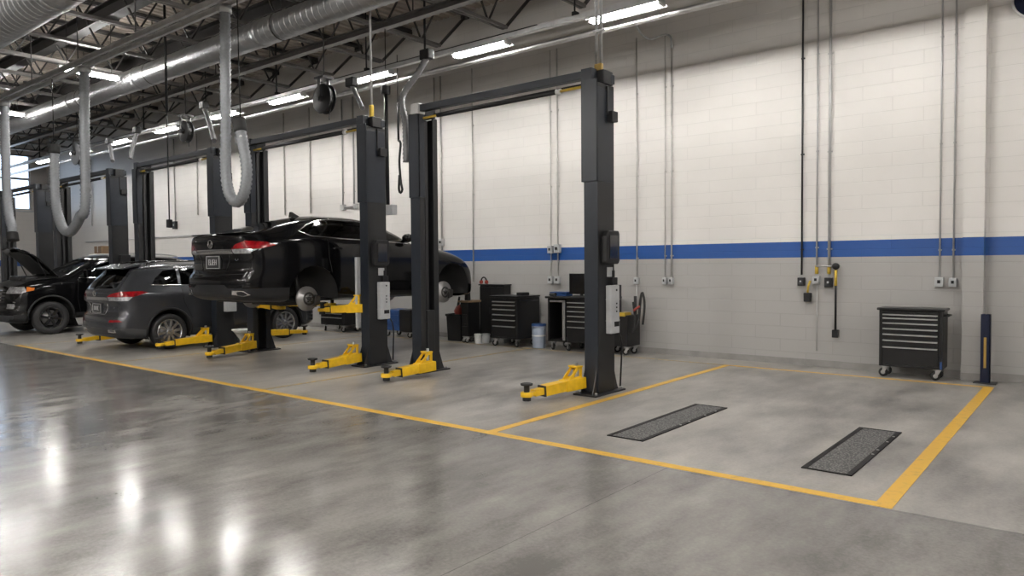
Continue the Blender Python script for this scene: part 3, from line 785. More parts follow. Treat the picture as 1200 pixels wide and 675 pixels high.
c = Car(SED)
RAX, FAX, WZ = 1.20, 4.36, .33
wells(c, sed, 1.27, .40, .47, .935); wells(c, sed, 4.52, .44, .46, .935)
WIN = [('side_window', [(1.50,1.355),(1.50,1.60),(1.72,1.635),(2.30,1.635),(2.38,1.32),(2.0,1.33)]), ('front_window', [(2.44,1.318),(2.38,1.632),(2.62,1.60),(2.95,1.49),(3.36,1.30),(3.36,1.27)]), ('quarter_window', [(1.10,1.43),(1.28,1.52),(1.46,1.59),(1.46,1.36),(1.26,1.365)])]
for sg in (-1, 1):
    for i, (nm, poly) in enumerate(WIN): c.side(f'{nm}#{i}{sg}', poly, sg)
    c.side(f'tail_lamp#s{sg}', [(-.1,1.135),(.32,1.135),(.58,1.195),(.42,1.245),(-.1,1.265)], sg); c.side(f'reversing_lamp#s{sg}', [(-.1,1.06),(.12,1.06),(.28,1.13),(-.1,1.13)], sg)
    c.side(f'head_lamp#s{sg}', [(4.72,1.03),(5.02,.94),(5.3,.80),(5.34,.86),(5.1,.98)], sg)
    c.side(f'lower_cladding#s{sg}', [(-.1,.2),(.82,.2),(.80,.53),(-.1,.53)], sg)
for sg in (-1, 1):
    c.rear(f'tail_lamp#r{sg}', [(sg*.52,1.135),(sg*.62,1.20),(sg*.78,1.245),(sg*.97,1.265),(sg*.97,1.135)])
    c.rear(f'reversing_lamp#r{sg}', [(sg*.53,1.13),(sg*.97,1.13),(sg*.97,1.06),(sg*.57,1.06)])
c.rear('chrome_strip', [(-.515,1.13),(.515,1.13),(.55,1.06),(-.55,1.06)])
c.rear('lower_cladding#r', [(-.97,.2),(.97,.2),(.97,.53),(.5,.53),(.42,.58),(-.42,.58),(-.5,.53),(-.97,.53)])
c.roofcut('rear_window', [(-.60,.42),(.60,.42),(.53,1.34),(-.53,1.34)])
c.roofcut('windshield', [(-.56,2.86),(.56,2.86),(.66,3.56),(-.66,3.56)])
SM = dict(body=M['carblack'], side_window=M['glass'], quarter_window=M['glass'], rear_window=M['glass'], windshield=M['glassfront'], front_window=M['glassfront'], tail_lamp=M['redlamp'], reversing_lamp=M['clearlamp'], head_lamp=M['clearlamp'], chrome_strip=M['chrome'], lower_cladding=M['clad'])
c.emit(sed, SM)
for sg in (-1, 1):
    trimline(c, sed, 'chrome_window_trim', [(3.38,1.26),(2.4,1.305),(2.0,1.315),(1.26,1.35),(1.07,1.43),(1.28,1.535),(1.5,1.613),(1.75,1.65)], sg, .010, M['chrome'])
    trimline(c, sed, 'chrome_window_trim', [(1.75,1.65),(2.3,1.65),(2.62,1.612),(2.95,1.50)], sg, .007, M['chrome'])
    trimline(c, sed, 'door_seam', [(2.41,1.30),(2.42,.9),(2.40,.32)], sg, .005, M['well']); trimline(c, sed, 'door_seam', [(1.55,1.30),(1.56,1.0),(1.62,.75)], sg, .005, M['well']); trimline(c, sed, 'door_seam', [(3.46,1.22),(3.50,.9),(3.46,.32)], sg, .005, M['well'])
    for yy in (1.75, 2.65):
        h, _ = c.xsurf(yy, 1.16, sg); build('door_handle', MB().beam((h.x+sg*.015, yy-.09, 1.16), (h.x+sg*.015, yy+.09, 1.155), .022, .028), M['trimblack'], sed, .006, False)
    h, _ = c.xsurf(3.28, 1.30, sg)
    build('side_mirror', MB().lathe([(0, -.09), (.05, -.08), (.075, -.03), (.08, .03), (.06, .09), (0, .11)], h+Vector((sg*.12, 0, .06)), (sg, .35, 0), 16).beam(h, h+Vector((sg*.1, 0, .04)), .05, .04), M['carblack'], sed, 0, False)
    # bare hubs and brake discs
    for yy, rr in ((RAX, .20), (FAX, .21)):
        ct = Vector((sg*.80, yy, WZ)); ax = (sg, 0, 0)
        d = build('brake_disc', MB().lathe([(.11, -.012), (rr, -.012), (rr, .0), (rr*.96, .002), (rr*.96, .010), (rr, .012), (rr, .026), (.115, .026), (.11, .06), (0, .06)], ct, ax, 40), M['disc'], sed, 0, False)
        mb = MB().lathe([(.035, .06), (.035, .085), (0, .088)], ct, ax, 14)
        for k in range(5):
            a = 2*PI*k/5+.3; o = ct+Vector((sg*.06, .057*math.cos(a), .057*math.sin(a))); mb.cyl(o, o+Vector((sg*.045, 0, 0)), .009, 8)
        mb.lathe([(.075, .0605), (.11, .0605), (.11, .064), (.075, .064)], ct, ax, 24)
        build('hub', mb, M['hub'], d, 0, False)
        build('brake_caliper', MB().prism([(ct.x-.03*sg, yy+.10, WZ-.13), (ct.x-.03*sg, yy+.22, WZ-.10), (ct.x-.03*sg, yy+.235, WZ+.04), (ct.x-.03*sg, yy+.13, WZ+.06)], (0, 0, 0), (sg*.09, 0, 0)), M['hub'], d, .01, False)
        build('strut', MB().cyl((sg*.62, yy-.02, WZ), (sg*.56, yy-.06, WZ+.5), .03, 10).cyl((sg*.62, yy, WZ-.05), (sg*.2, yy, WZ-.06), .03, 10).cyl((sg*.5, yy, WZ), (sg*.82, yy, WZ), .045, 12), M['hub'], sed, 0, False)
    p, n = c.ysurf(sg*.58, .46)
    pl = [(sg*.60, p.y+.01, .43), (sg*.62, p.y+.01, .50), (sg*.82, p.y+.06, .495), (sg*.86, p.y+.07, .43), (sg*.80, p.y+.05, .41)]
    pl = [(x, c.ysurf(x, max(.42, z))[0].y-.012, z) for x, y, z in pl]
    build('exhaust_tip', MB().prism(pl, (0, -.015, 0), (0, .06, 0)), M['chrome'], sed, .006, False)
plate(c, sed, .93, .40, .20, 'BJEH')
emblem(c, sed, 1.215, .06, 'v')
rearline(c, sed, 'plate_recess_trim', [(-.46,1.05),(-.36,.80),(.36,.80),(.46,1.05)], .009, M['trimblack'])
p, n = c.ysurf(.52, 1.0); mb = MB(); text_strokes(mb, 'XLV', (.56, p.y+.004, .955), (1, .08, 0), (0, 0, 1), .022, .03, .01, .006); build('badge', mb, M['chrome'], sed, 0, False)
rearline(c, sed, 'bumper_seam', [(-.86,.75),(0,.73),(.86,.75)], .005, M['well'])
h = c.bvh.ray_cast(Vector((0, 1.55, 3)), Vector((0, 0, -1)))[0]
build('antenna', MB().prism([(h.x, h.y-.12, h.z-.01), (h.x, h.y+.13, h.z-.01), (h.x, h.y-.06, h.z+.085), (h.x, h.y-.10, h.z+.085)], (-.018, 0, 0), (.018, 0, 0)), M['carblack'], sed, .01, False)
build('spoiler_lip', MB().prism([(0, .02, 1.375), (0, .30, 1.41), (0, .30, 1.395), (0, .06, 1.36)], (-.66, 0, 0), (.66, 0, 0)), M['carblack'], sed, .008, False)
seats(sed, (1.55, 2.55), .9, .80, 'seat')
build('underbody', MB().box((-.55, .6, .27), (.55, 4.6, .34)).cyl((.25, .4, .32), (.2, 3.2, .29), .045, 10).box((-.45, .35, .29), (.1, .72, .40)), M['clad'], sed, .02, False)
build('rear_subframe', MB().cyl((-.8, RAX, WZ-.02), (.8, RAX, WZ-.02), .05, 10).box((-.5, RAX-.2, WZ-.12), (.5, RAX+.2, WZ)), M['hub'], sed, .01, False)

# ------------------------------------------------ grey crossover on the floor
SUV = dict(L=4.75, bow=.13, nbow=.3,
    top=[(0,1.14),(.03,1.20),(.10,1.28),(.24,1.45),(.36,1.58),(.44,1.665),(.60,1.70),(1.2,1.745),(2.0,1.75),(2.6,1.70),(2.95,1.60),(3.5,1.26),(3.7,1.20),(4.2,1.13),(4.55,1.00),(4.70,.82),(4.75,.7)],
    belt=[(0,1.10),(.2,1.17),(.6,1.20),(1.2,1.19),(3.3,1.12),(3.7,1.08),(4.2,1.0),(4.6,.84),(4.75,.64)],
    bot=[(0,.34),(.05,.29),(.3,.26),(.8,.24),(4.2,.23),(4.75,.28)],
    hw=[(0,.80),(.012,.83),(.04,.865),(.12,.90),(.4,.935),(1,.955),(3.6,.955),(4.3,.92),(4.6,.82),(4.75,.66)],
    hr=[(0,.78),(.12,.77),(.24,.73),(.44,.67),(.7,.66),(1.5,.67),(2.6,.66),(3.5,.74),(4.3,.70),(4.75,.5)],
    tail=[(.2,.10),(.36,.03),(.45,-.03),(.60,-.04),(.70,-.01),(.78,.05),(.93,.05),(.98,.0),(1.2,.0),(1.6,0)],
    nose=[(.2,.1),(.4,.0),(.8,.0),(1.1,.1)])
ux, uyr = -15.37, 5.93
suv = thing('crossover', 'grey crossover parked on the floor inside its lift, seen from the rear', 'car', (ux, uyr, 0))
c = Car(SUV); RAX, FAX, WZ, WR = 1.02, 3.66, .355, .355
wells(c, suv, RAX, WZ+.02, .43, .955, (.022, M['clad'])); wells(c, suv, FAX, WZ+.02, .43, .955, (.022, M['clad']))
WIN = [('quarter_window', [(.72,1.30),(.80,1.42),(1.0,1.575),(1.26,1.605),(1.24,1.29)]), ('side_window', [(1.30,1.287),(1.32,1.61),(2.15,1.615),(2.18,1.27)]), ('front_window', [(2.24,1.268),(2.21,1.612),(2.55,1.58),(2.9,1.47),(3.25,1.27),(3.25,1.24)])]
for sg in (-1, 1):
    for i, (nm, poly) in enumerate(WIN): c.side(f'{nm}#{i}{sg}', poly, sg)
    c.side(f'tail_lamp#s{sg}', [(-.1,1.075),(.34,1.075),(.62,1.155),(.50,1.18),(-.1,1.175)], sg)
    c.side(f'reversing_lamp#s{sg}', [(-.1,1.07),(.32,1.07),(.24,1.0),(-.1,1.0)], sg)
    c.side(f'lower_cladding#s{sg}', [(-.1,.1),(.62,.1),(.60,.42),(.3,.47),(-.1,.47)], sg); c.side(f'lower_cladding#d{sg}', [(1.42,.1),(3.25,.1),(3.25,.40),(1.42,.40)], sg)
    c.rear(f'tail_lamp#r{sg}', [(sg*.46,1.075),(sg*.58,1.13),(sg*.75,1.165),(sg*.98,1.175),(sg*.98,1.075)])
    c.rear(f'reversing_lamp#r{sg}', [(sg*.47,1.07),(sg*.98,1.07),(sg*.98,1.0),(sg*.52,1.0)])
    c.rear(f'reflector#r{sg}', [(sg*.55,.585),(sg*.60,.635),(sg*.84,.635),(sg*.88,.60)])
c.rear('chrome_strip', [(-.46,1.065),(.46,1.065),(.50,1.005),(-.50,1.005)])
c.rear('lower_cladding#r', [(-.97,.1),(.97,.1),(.97,.47),(-.97,.47)])
c.rear('rear_window', [(-.66,1.235),(.66,1.235),(.57,1.585),(-.57,1.585)])
c.roofcut('windshield', [(-.58,2.74),(.58,2.74),(.68,3.42),(-.68,3.42)])
GM = dict(SM); GM.update(body=M['cargrey'], lower_cladding=M['cladgrey'], reflector=M['redlamp'], windshield=M['glass'], front_window=M['glass'])
c.emit(suv, GM)
for sg in (-1, 1):
    for y0, pts in ((0, [(1.29,1.25),(1.31,.95),(1.47,.62)]), (1, [(2.21,1.24),(2.22,.8),(2.2,.42)]), (2, [(3.3,1.2),(3.33,.8),(3.28,.42)])): trimline(c, suv, 'door_seam', pts, sg, .005, M['well'])
    trimline(c, suv, 'window_trim', [(3.27,1.235),(2.2,1.262),(1.27,1.28),(.70,1.292)], sg, .008, M['chrome'])
    for yy in (1.50, 2.42):
        h, _ = c.xsurf(yy, 1.09, sg); build('door_handle', MB().beam((h.x+sg*.015, yy-.1, 1.09), (h.x+sg*.015, yy+.1, 1.085), .025, .03), M['chrome'], suv, .006, False)
    h, _ = c.xsurf(3.15, 1.25, sg)
    build('side_mirror', MB().lathe([(0, -.1), (.06, -.08), (.085, -.02), (.085, .03), (.06, .1), (0, .12)], h+Vector((sg*.13, 0, .07)), (sg, .3, 0), 16).beam(h, h+Vector((sg*.1, 0, .04)), .05, .04), M['cargrey'], suv, 0, False)
    build('roof_rail', MB().tube(crom([(sg*.60, .72, 1.675), (sg*.60, .80, 1.735), (sg*.60, 1.4, 1.765), (sg*.60, 2.2, 1.755), (sg*.60, 2.45, 1.69)], .08), .016, 8), M['trimblack'], suv, 0, False)
    p, n = c.ysurf(sg*.62, .42)
    build('exhaust_tip', MB().prism([(sg*.50, p.y, .385), (sg*.52, p.y-.01, .455), (sg*.74, p.y+.03, .45), (sg*.70, p.y+.02, .385)], (0, -.025, 0), (0, .06, 0)), M['chrome'], suv, .012, False)
    wheel(suv, (sg*.835, RAX, WZ), sg, WR, .225, .255, M['rim'], 10); wheel(suv, (sg*.835, FAX, WZ), sg, WR, .225, .255, M['rim'], 10)
plate(c, suv, .845, .38, .18, 'BIBC'); emblem(c, suv, 1.135, .05, 'o')
rearline(c, suv, 'plate_recess_trim', [(-.38,.95),(-.30,.735),(.36,.735),(.42,.95)], .010, M['chrome'])
p, n = c.ysurf(.60, .86); mb = MB(); text_strokes(mb, 'AXD', (.53, p.y-.006, .85), (1, .1, 0), (0, 0, 1), .022, .03, .012, .006); build('badge', mb, M['chrome'], suv, 0, False)
rearline(c, suv, 'tailgate_seam', [(-.80,.93),(-.72,.70),(.72,.70),(.80,.93)], .005, M['well'])
build('spoiler', MB().prism([(0, .26, 1.60), (0, .24, 1.625), (0, .62, 1.715), (0, .62, 1.66)], (-.62, 0, 0), (.62, 0, 0)), M['cargrey'], suv, .012, False)
p, n = c.ysurf(.0, 1.27); build('rear_wiper', MB().beam((-.05, p.y-.02, 1.25), (.42, p.y+.02, 1.29), .02, .03), M['black'], suv, .004, False)
seats(suv, (1.5, 2.4), .9, .75)

# ------------------------------------------------ black truck, nose to the aisle, hood up
TRK = dict(L=5.05, bow=.06, nbow=.16,
    top=[(0,1.22),(.03,1.30),(.12,1.46),(.35,1.74),(.55,1.88),(.9,1.95),(1.6,1.985),(2.5,1.985),(2.95,1.94),(3.3,1.77),(3.75,1.50),(3.9,1.45),(4.4,1.39),(4.8,1.30),(4.95,1.22),(5.02,1.08),(5.05,.9)],
    belt=[(0,1.18),(.2,1.28),(.6,1.34),(1.2,1.36),(3.3,1.34),(3.8,1.30),(4.3,1.27),(4.8,1.18),(5.05,.85)],
    bot=[(0,.46),(.3,.40),(.8,.38),(4.2,.36),(4.8,.30),(5.05,.36)],
    hw=[(0,.86),(.03,.90),(.12,.93),(.4,.96),(1,.985),(4,.985),(4.7,.96),(4.9,.92),(5.02,.86),(5.05,.80)],
    hr=[(0,.80),(.2,.77),(.55,.72),(1.2,.72),(2.6,.70),(3.3,.74),(3.8,.80),(4.6,.80),(5.05,.7)],
    tail=[(.3,.05),(.5,-.04),(.7,-.04),(.8,0),(2,0)],
    nose=[(.25,.06),(.4,-.02),(.62,-.03),(.72,.02),(1.0,.02),(1.3,.07)])
tx, ty = -21.12, 10.90
trk = thing('pickup_truck', 'black truck facing the aisle with its hood propped open', 'truck', (tx, ty, 0)); trk.rotation_euler = (0, 0, PI)
c = Car(TRK); RAX, FAX, WZ, WR = 1.10, 4.13, .41, .41
wells(c, trk, RAX, WZ+.03, .50, .985, (.025, M['clad'])); wells(c, trk, FAX, WZ+.03, .50, .985, (.025, M['clad']))
WIN = [('quarter_window', [(.62,1.44),(.80,1.78),(1.22,1.83),(1.22,1.42)]), ('side_window', [(1.28,1.42),(1.28,1.835),(2.12,1.845),(2.14,1.40)]), ('front_window', [(2.20,1.40),(2.18,1.845),(2.62,1.83),(3.05,1.68),(3.45,1.44),(3.45,1.40)])]
for sg in (-1, 1):
    for i, (nm, poly) in enumerate(WIN): c.side(f'{nm}#{i}{sg}', poly, sg)
    c.side(f'head_lamp#s{sg}', [(4.66,1.06),(4.66,1.14),(4.86,1.20),(5.1,1.20),(5.1,1.02),(4.84,1.02)], sg)
    c.side(f'indicator#s{sg}', [(4.50,1.10),(4.48,1.16),(4.64,1.19),(4.655,1.07)], sg)
    c.side(f'lower_cladding#s{sg}', [(4.66,.2),(5.2,.2),(5.2,.52),(4.68,.52)], sg); c.side(f'lower_cladding#d{sg}', [(1.65,.2),(3.58,.2),(3.58,.52),(1.65,.52)], sg)
    c.front(f'head_lamp#f{sg}', [(sg*.52,1.03),(sg*.55,1.19),(sg*.99,1.19),(sg*.99,1.03)])
    c.front(f'fog_lamp#f{sg}', [(sg*.60,.66),(sg*.60,.78),(sg*.84,.78),(sg*.84,.66)])
c.front('grille', [(-.48,.80),(.48,.80),(.50,1.16),(-.50,1.16)])
c.front('skid_plate', [(-.9,.2),(.9,.2),(.9,.50),(-.9,.50)])
c.roofcut('windshield', [(-.64,2.96),(.64,2.96),(.72,3.66),(-.72,3.66)])
c.rear('rear_window', [(-.62,1.36),(.62,1.36),(.56,1.78),(-.56,1.78)])
HOOD = [(-.80,3.86),(.80,3.86),(.80,4.70),(.62,4.90),(-.62,4.90),(-.80,4.70)]
c.roofcut('engine_bay', HOOD)
hoodmesh = [f for f in c.bm.faces if f[c.layer] == c.names.index('engine_bay')]
hv = {}; hp = Vector((0, 3.86, 1.46)); rot = Matrix.Rotation(math.radians(54), 4, 'X')
mbo, mbi = MB(), MB(); vo, vi, fo = [], [], []
for f in hoodmesh:
    r = []
    for v in f.verts:
        k = tuple(round(a, 5) for a in v.co)
        if k not in hv:
            hv[k] = len(vo); p = v.co.copy(); vo.append(hp+rot @ (p-hp)); vi.append(hp+rot @ (p-hp+Vector((0, 0, -.035))))
        r.append(hv[k])
    fo.append(r)
mbo.add(vo, fo, True)
TM = dict(SM); TM.update(lower_cladding=M['clad'], indicator=M['amber'], fog_lamp=M['clearlamp'], grille=M['trimblack'], skid_plate=M['cladgrey'], engine_bay=M['well'])
c.emit(trk, TM)
hd = build('hood', mbo, M['carblack'], trk, 0, False)
mod = hd.modifiers.new('thickness', 'SOLIDIFY'); mod.thickness = .03; mod.offset = -1
mb = MB()
ins = [(-.58,3.98),(.58,3.98),(.60,4.62),(.45,4.76),(-.45,4.76),(-.60,4.62)]
pts = []
for x, y in ins:
    h = c.bvh.ray_cast(Vector((x, y, 3)), Vector((0, 0, -1)))[0]; pts.append(hp+rot @ (h+Vector((0, 0, -.055))-hp))
build('hood_liner', mb.prism(pts, (0, 0, 0), rot.to_3x3() @ Vector((0, 0, -.03))), M['rubber'], hd, .01, False)
h1 = hp+rot @ (Vector((.66, 4.45, 1.32))-hp)
build('hood_strut', MB().cyl((.70, 4.1, 1.36), h1, .014, 8), M['blackmetal'], trk, 0, False); build('hood_strut', MB().cyl((-.70, 4.1, 1.36), (-h1.x, h1.y, h1.z), .014, 8), M['blackmetal'], trk, 0, False)
build('engine_cover', MB().box((-.34, 4.05, 1.30), (.34, 4.62, 1.445)), M['black'], trk, .03, False); build('battery', MB().box((.40, 4.15, 1.3), (.66, 4.45, 1.44)), M['black'], trk, .03, False); build('air_box', MB().box((-.68, 4.3, 1.3), (-.42, 4.6, 1.43)), M['black'], trk, .03, False)
for sg in (-1, 1):
    for pts in ([(1.25,1.38),(1.26,.9),(1.55,.60)], [(2.17,1.37),(2.18,.9),(2.16,.54)], [(3.50,1.36),(3.54,.9),(3.48,.54)]): trimline(c, trk, 'door_seam', pts, sg, .005, M['well'])
    trimline(c, trk, 'window_trim', [(3.48,1.385),(2.2,1.385),(1.25,1.405),(.60,1.425)], sg, .010, M['chrome'])
    for yy in (1.45, 2.40):
        h, _ = c.xsurf(yy, 1.22, sg); build('door_handle', MB().beam((h.x+sg*.02, yy-.1, 1.22), (h.x+sg*.02, yy+.1, 1.22), .025, .035), M['chrome'], trk, .006, False)
    h, _ = c.xsurf(3.32, 1.40, sg)
    build('side_mirror', MB().cbox(h+Vector((sg*.17, 0, .10)), (.22, .14, .2)).beam(h, h+Vector((sg*.1, 0, .05)), .06, .05), M['carblack'], trk, .03, False)
    build('roof_rail', MB().tube(crom([(sg*.64, .8, 1.90), (sg*.64, .9, 1.97), (sg*.64, 1.6, 2.01), (sg*.64, 2.5, 2.0), (sg*.64, 2.65, 1.94)], .1), .018, 8), M['conduit_grey'], trk, 0, False)
    wheel(trk, (sg*.85, RAX, WZ), sg, WR, .25, .265, M['darkrim'], 6); wheel(trk, (sg*.85, FAX, WZ), sg, WR, .25, .265, M['darkrim'], 6)
    p, n = c.ysurf(sg*.72, .80, False)
    build('chrome_accent', MB().beam((sg*.52, p.y+.03, .81), (sg*.86, p.y-.06, .82), .03, .03), M['chrome'], trk, .006, False)
mb = MB()
for z in (.86, .94, 1.02, 1.10):
    p, n = c.ysurf(0, z, False); build('grille_bar', MB().cbox((0, p.y+.006, z), (.9, .03, .025)), M['chrome'], trk, .006, False)
emblem(c, trk, .98, .07, 'v', False)
seats(trk, (1.55, 2.55), .9, .95)
# ================================================================== OVERHEAD SERVICES
def spiral_duct(x0, x1, y, z, R, label, joints):
    mb = MB().lathe([(R, x0), (R, x1)], (0, y, z), (1, 0, 0), 40); x = x0
    while x < x1:
        mb.lathe([(R-.002, x), (R+.005, x+.006), (R+.005, x+.012), (R-.002, x+.018)], (0, y, z), (1, 0, 0), 40); x += .16
    d = tag(build('spiral_duct', mb, M['duct'], None, 0, True, ((x0+x1)/2, y, z)), label, 'air duct')
    for jx in joints:
        build('joint_band', MB().lathe([(R+.004, jx-.06), (R+.016, jx-.05), (R+.016, jx+.05), (R+.004, jx+.06)], (0, y, z), (1, 0, 0), 32), M['galv'], d)
    for jx in joints:
        hx = jx+.6; build('hanger_strap', MB().lathe([(R+.012, hx-.02), (R+.012, hx+.02)], (0, y, z), (1, 0, 0), 32).cyl((hx, y, z+R), (hx, y, ZC), .008, 6), M['joist'], d)
spiral_duct(-35, -2.5, 7.6, 5.91, .235, 'long silver spiral duct running between the hose rail and the long wall', [-26.5, -20.6, -16.9, -12.0, -7])
spiral_duct(-30, -2.5, 3.85, 5.42, .30, 'wide silver duct cut off by the top left corner of the view', [-22, -16.5, -11])

# exhaust hose rail: two aluminium tracks
t = thing('hose_rail', 'twin aluminium rail for exhaust hoses, in front of the silver duct', 'hose rail', (-18, 5.6, 5.4))
for s in (-.10, .10):
    mb = MB(); mb.cbox((-18, 5.6+s, 5.435), (33, .015, .07)).cbox((-18, 5.6+s, 5.395), (33, .05, .014)).cbox((-18, 5.6+s, 5.475), (33, .045, .014))
    build('track', mb, M['alu'], t)
for i in range(14): build('drop_rod', MB().cbox((-3-i*2.4, 5.6, 5.50), (.06, .3, .03)).cyl((-3-i*2.4, 5.6, 5.505), (-3-i*2.4, 5.6, ZC), .012, 6), M['joist'], t)

def corrugated(pts, R, step=.028):
    P = crom(pts, step); r = [R if i % 2 else R*.80 for i in range(len(P))]
    return MB().tube(P, r, 16)
def hose(label, pts, R, end, hang=None):
    t = thing('hanging_exhaust_hose', label, 'exhaust hose', pts[0], 'exhaust hoses hanging from the rail')
    build('hose', corrugated(pts, R), M['hose'], t)
    a, b = Vector(pts[-1]), Vector(pts[-2]); d = (a-b).normalized()
    build('nozzle', MB().tube([a-d*.02, a+d*.03, a+d*.14, a+d*.17], [R*1.06, R*1.12, R*1.15, R*1.2], 16), M['rubber'], t)
    a, b = Vector(pts[0]), Vector(pts[1]); d = (a-b).normalized()
    build('clamp', MB().tube([a-d*.08, a+d*.03], R*1.12, 16), M['galv'], t)
    if hang:
        q = Vector(hang[0]); build('balancer_cord', MB().cyl(q, hang[1], .009, 6), M['black'], t)
        build('saddle', MB().cbox(q, (.16, .12, .14)), M['galv'], t, .02)
    return t
H1 = [(-9.78, 5.6, 5.34), (-9.80, 5.6, 4.6), (-9.83, 5.6, 3.6), (-9.85, 5.6, 3.0), (-9.76, 5.6, 2.68), (-9.55, 5.6, 2.56), (-9.36, 5.6, 2.70), (-9.30, 5.6, 3.0), (-9.38, 5.6, 3.35), (-9.44, 5.6, 3.55)]
hose('corrugated grey exhaust hose looping down in front of the raised sedan', H1, .082, None, ((-9.43, 5.6, 3.42), (-9.46, 5.6, 5.4)))
H2 = [(-14.72, 5.6, 5.34), (-14.78, 5.6, 4.4), (-14.82, 5.6, 3.2), (-14.84, 5.6, 2.85), (-14.90, 5.6, 2.68)]
H2b = [(-16.30, 5.6, 4.0), (-16.32, 5.6, 3.3), (-16.26, 5.6, 2.85), (-15.98, 5.6, 2.45), (-15.62, 5.6, 2.36), (-15.28, 5.6, 2.48), (-15.08, 5.6, 2.68), (-14.97, 5.6, 2.78)]
t2 = hose('long grey exhaust hose hooked up into a low loop above the grey crossover', H2[:4]+[(-14.93, 5.6, 2.66), (-15.06, 5.6, 2.64), (-15.28, 5.6, 2.48), (-15.62, 5.6, 2.34), (-15.98, 5.6, 2.45), (-16.26, 5.6, 2.85), (-16.32, 5.6, 3.3), (-16.30, 5.6, 3.95)], .095, None, ((-16.30, 5.6, 4.05), (-16.30, 5.6, 5.4)))
H3 = [(-19.12, 5.6, 5.34), (-19.15, 5.6, 4.2), (-19.15, 5.6, 3.4), (-19.05, 5.6, 2.85), (-18.90, 5.6, 2.60), (-18.86, 5.6, 2.42)]
hose('straight grey exhaust hose hanging at the far left edge, above the open hood', H3, .10, None)

# thin flexible ducts that drop to the lift posts
def flexline(label, pts, R=.045, top=True):
    t = thing('hanging_flex_conduit', label, 'conduit', pts[0], 'flexible conduits dropping to the lift posts')
    build('conduit', corrugated(pts, R, .03), M['flex'], t)
    if top: build('top_bracket', MB().cbox(Vector(pts[0])+Vector((0, 0, .05)), (.20, .14, .16)), M['black'], t, .02)
    return t
a = [at(500, 70, 7.9), at(489, 86, 7.8), at(473, 108, 7.7), at(472, 122, 7.66), at(480, 145, 7.64), at(484, 200, 7.63)]
a = [at(500, 68, 8.1), at(490, 85, 8.0), at(474, 108, 7.9), at(471, 122, 7.82), at(475, 145, 7.80), at(476, 190, 7.80)]
flexline('grey corrugated flex curving down to the left post of the nearest lift', a, .055)
flexline('grey flex slanting down to the right post of the sedan lift', [at(412, 100, 8.2), at(417, 110, 8.15), at(425, 127, 8.0)], .04)
flexline('grey flex slanting down to the right post of the crossover lift', [at(239, 126, 8.2), at(244, 140, 8.15), at(251, 165, 8.0)], .055)
flexline('grey flex dropping to the left post of the crossover lift', [at(160, 155, 8.2), at(156, 170, 8.1), at(153, 186, 8.0)], .05)
flexline('grey flex dropping to the right post of the truck lift', [at(128, 168, 8.2), at(130, 178, 8.1), at(132, 189, 8.0)], .05)
# metal conduits rising from the heads of the posts
def riser(label, x, y, z0, r):
    t = thing('conduit_riser', label, 'conduit', (x, y, z0))
    for sx_ in (-.035, .035): build('riser', MB().cyl((x+sx_, y, z0), (x+sx_, y, ZC), r, 10), M['galv'], t)
    for k in range(5): build('clamp', MB().cbox((x, y, z0+.5+k*.5), (.15, .05, .03)), M['galv'], t)
    build('fitting', MB().cbox((x, y, z0+.045), (.11, .05, .09)), M['dullyellow'], t, .01)
riser('pair of bright metal conduits rising from the right post of the nearest lift', -4.98, LY+.02, ZT+.15, .020)
def single(label, x, y, z0, r=.018):
    t = thing('conduit_riser', label, 'conduit', (x, y, z0))
    build('riser', MB().cyl((x, y, z0), (x, y, ZC), r, 8), M['conduit_grey'], t); build('fitting', MB().cbox((x, y, z0+.09), (.06, .06, .2)), M['fitting'], t, .01)
single('thin conduit with a yellow fitting rising from the right post of the sedan lift', -9.34, LY, ZT+.15)

# hose reels
def reel(label, c, R, m='black'):
    c = Vector(c); t = thing('hanging_hose_reel', label, 'hose reel', c)
    ax = (0, 1, 0)
    for s in (-.07, .05): build('side_disc', MB().lathe([(0, s), (R*.94, s), (R, s+.008), (R, s+.016), (R*.9, s+.022), (0, s+.022)], c, ax, 36), M[m], t)
    build('hose_drum', MB().lathe([(R*.5, -.05), (R*.82, -.05), (R*.84, -.03), (R*.84, .03), (R*.82, .05), (R*.5, .05)], c, ax, 32), M['rubber'], t)
    build('hub', MB().lathe([(0, -.13), (.04, -.13), (.06, -.09), (.06, .10), (0, .10)], c, ax, 20), M['blackmetal'], t)
    build('bracket', MB().box((c.x-.04, c.y+.08, c.z-.05), (c.x+.04, c.y+.11, c.z+R+.10)).box((c.x-.14, c.y-.13, c.z+R+.08), (c.x+.14, c.y+.12, c.z+R+.13)).box((c.x-.04, c.y-.13, c.z-.05), (c.x+.04, c.y-.105, c.z+R+.10)), M['blackmetal'], t, .006)
    build('hose_end', MB().tube(crom([(c.x+R*.8, c.y, c.z-.1), (c.x+R*.55, c.y, c.z-R*1.05), (c.x+R*.5, c.y, c.z-R*1.5)], .03), .012, 6), M['black'], t)
    build('drop_rod', MB().cyl((c.x, c.y, c.z+R+.13), (c.x, c.y, ZC), .012, 6), M['joist'], t)
reel('round black hose reel hung above the raised sedan', at(380, 116, 8.6), .28)
reel('smaller black hose reel hung left of the tall exhaust hose, above the crossover lift', at(218, 154, 8.6), .25)
reel('grey-blue hose reel partly behind the far exhaust hose, near the end window', at(91, 180, 8.6), .34, 'hose')

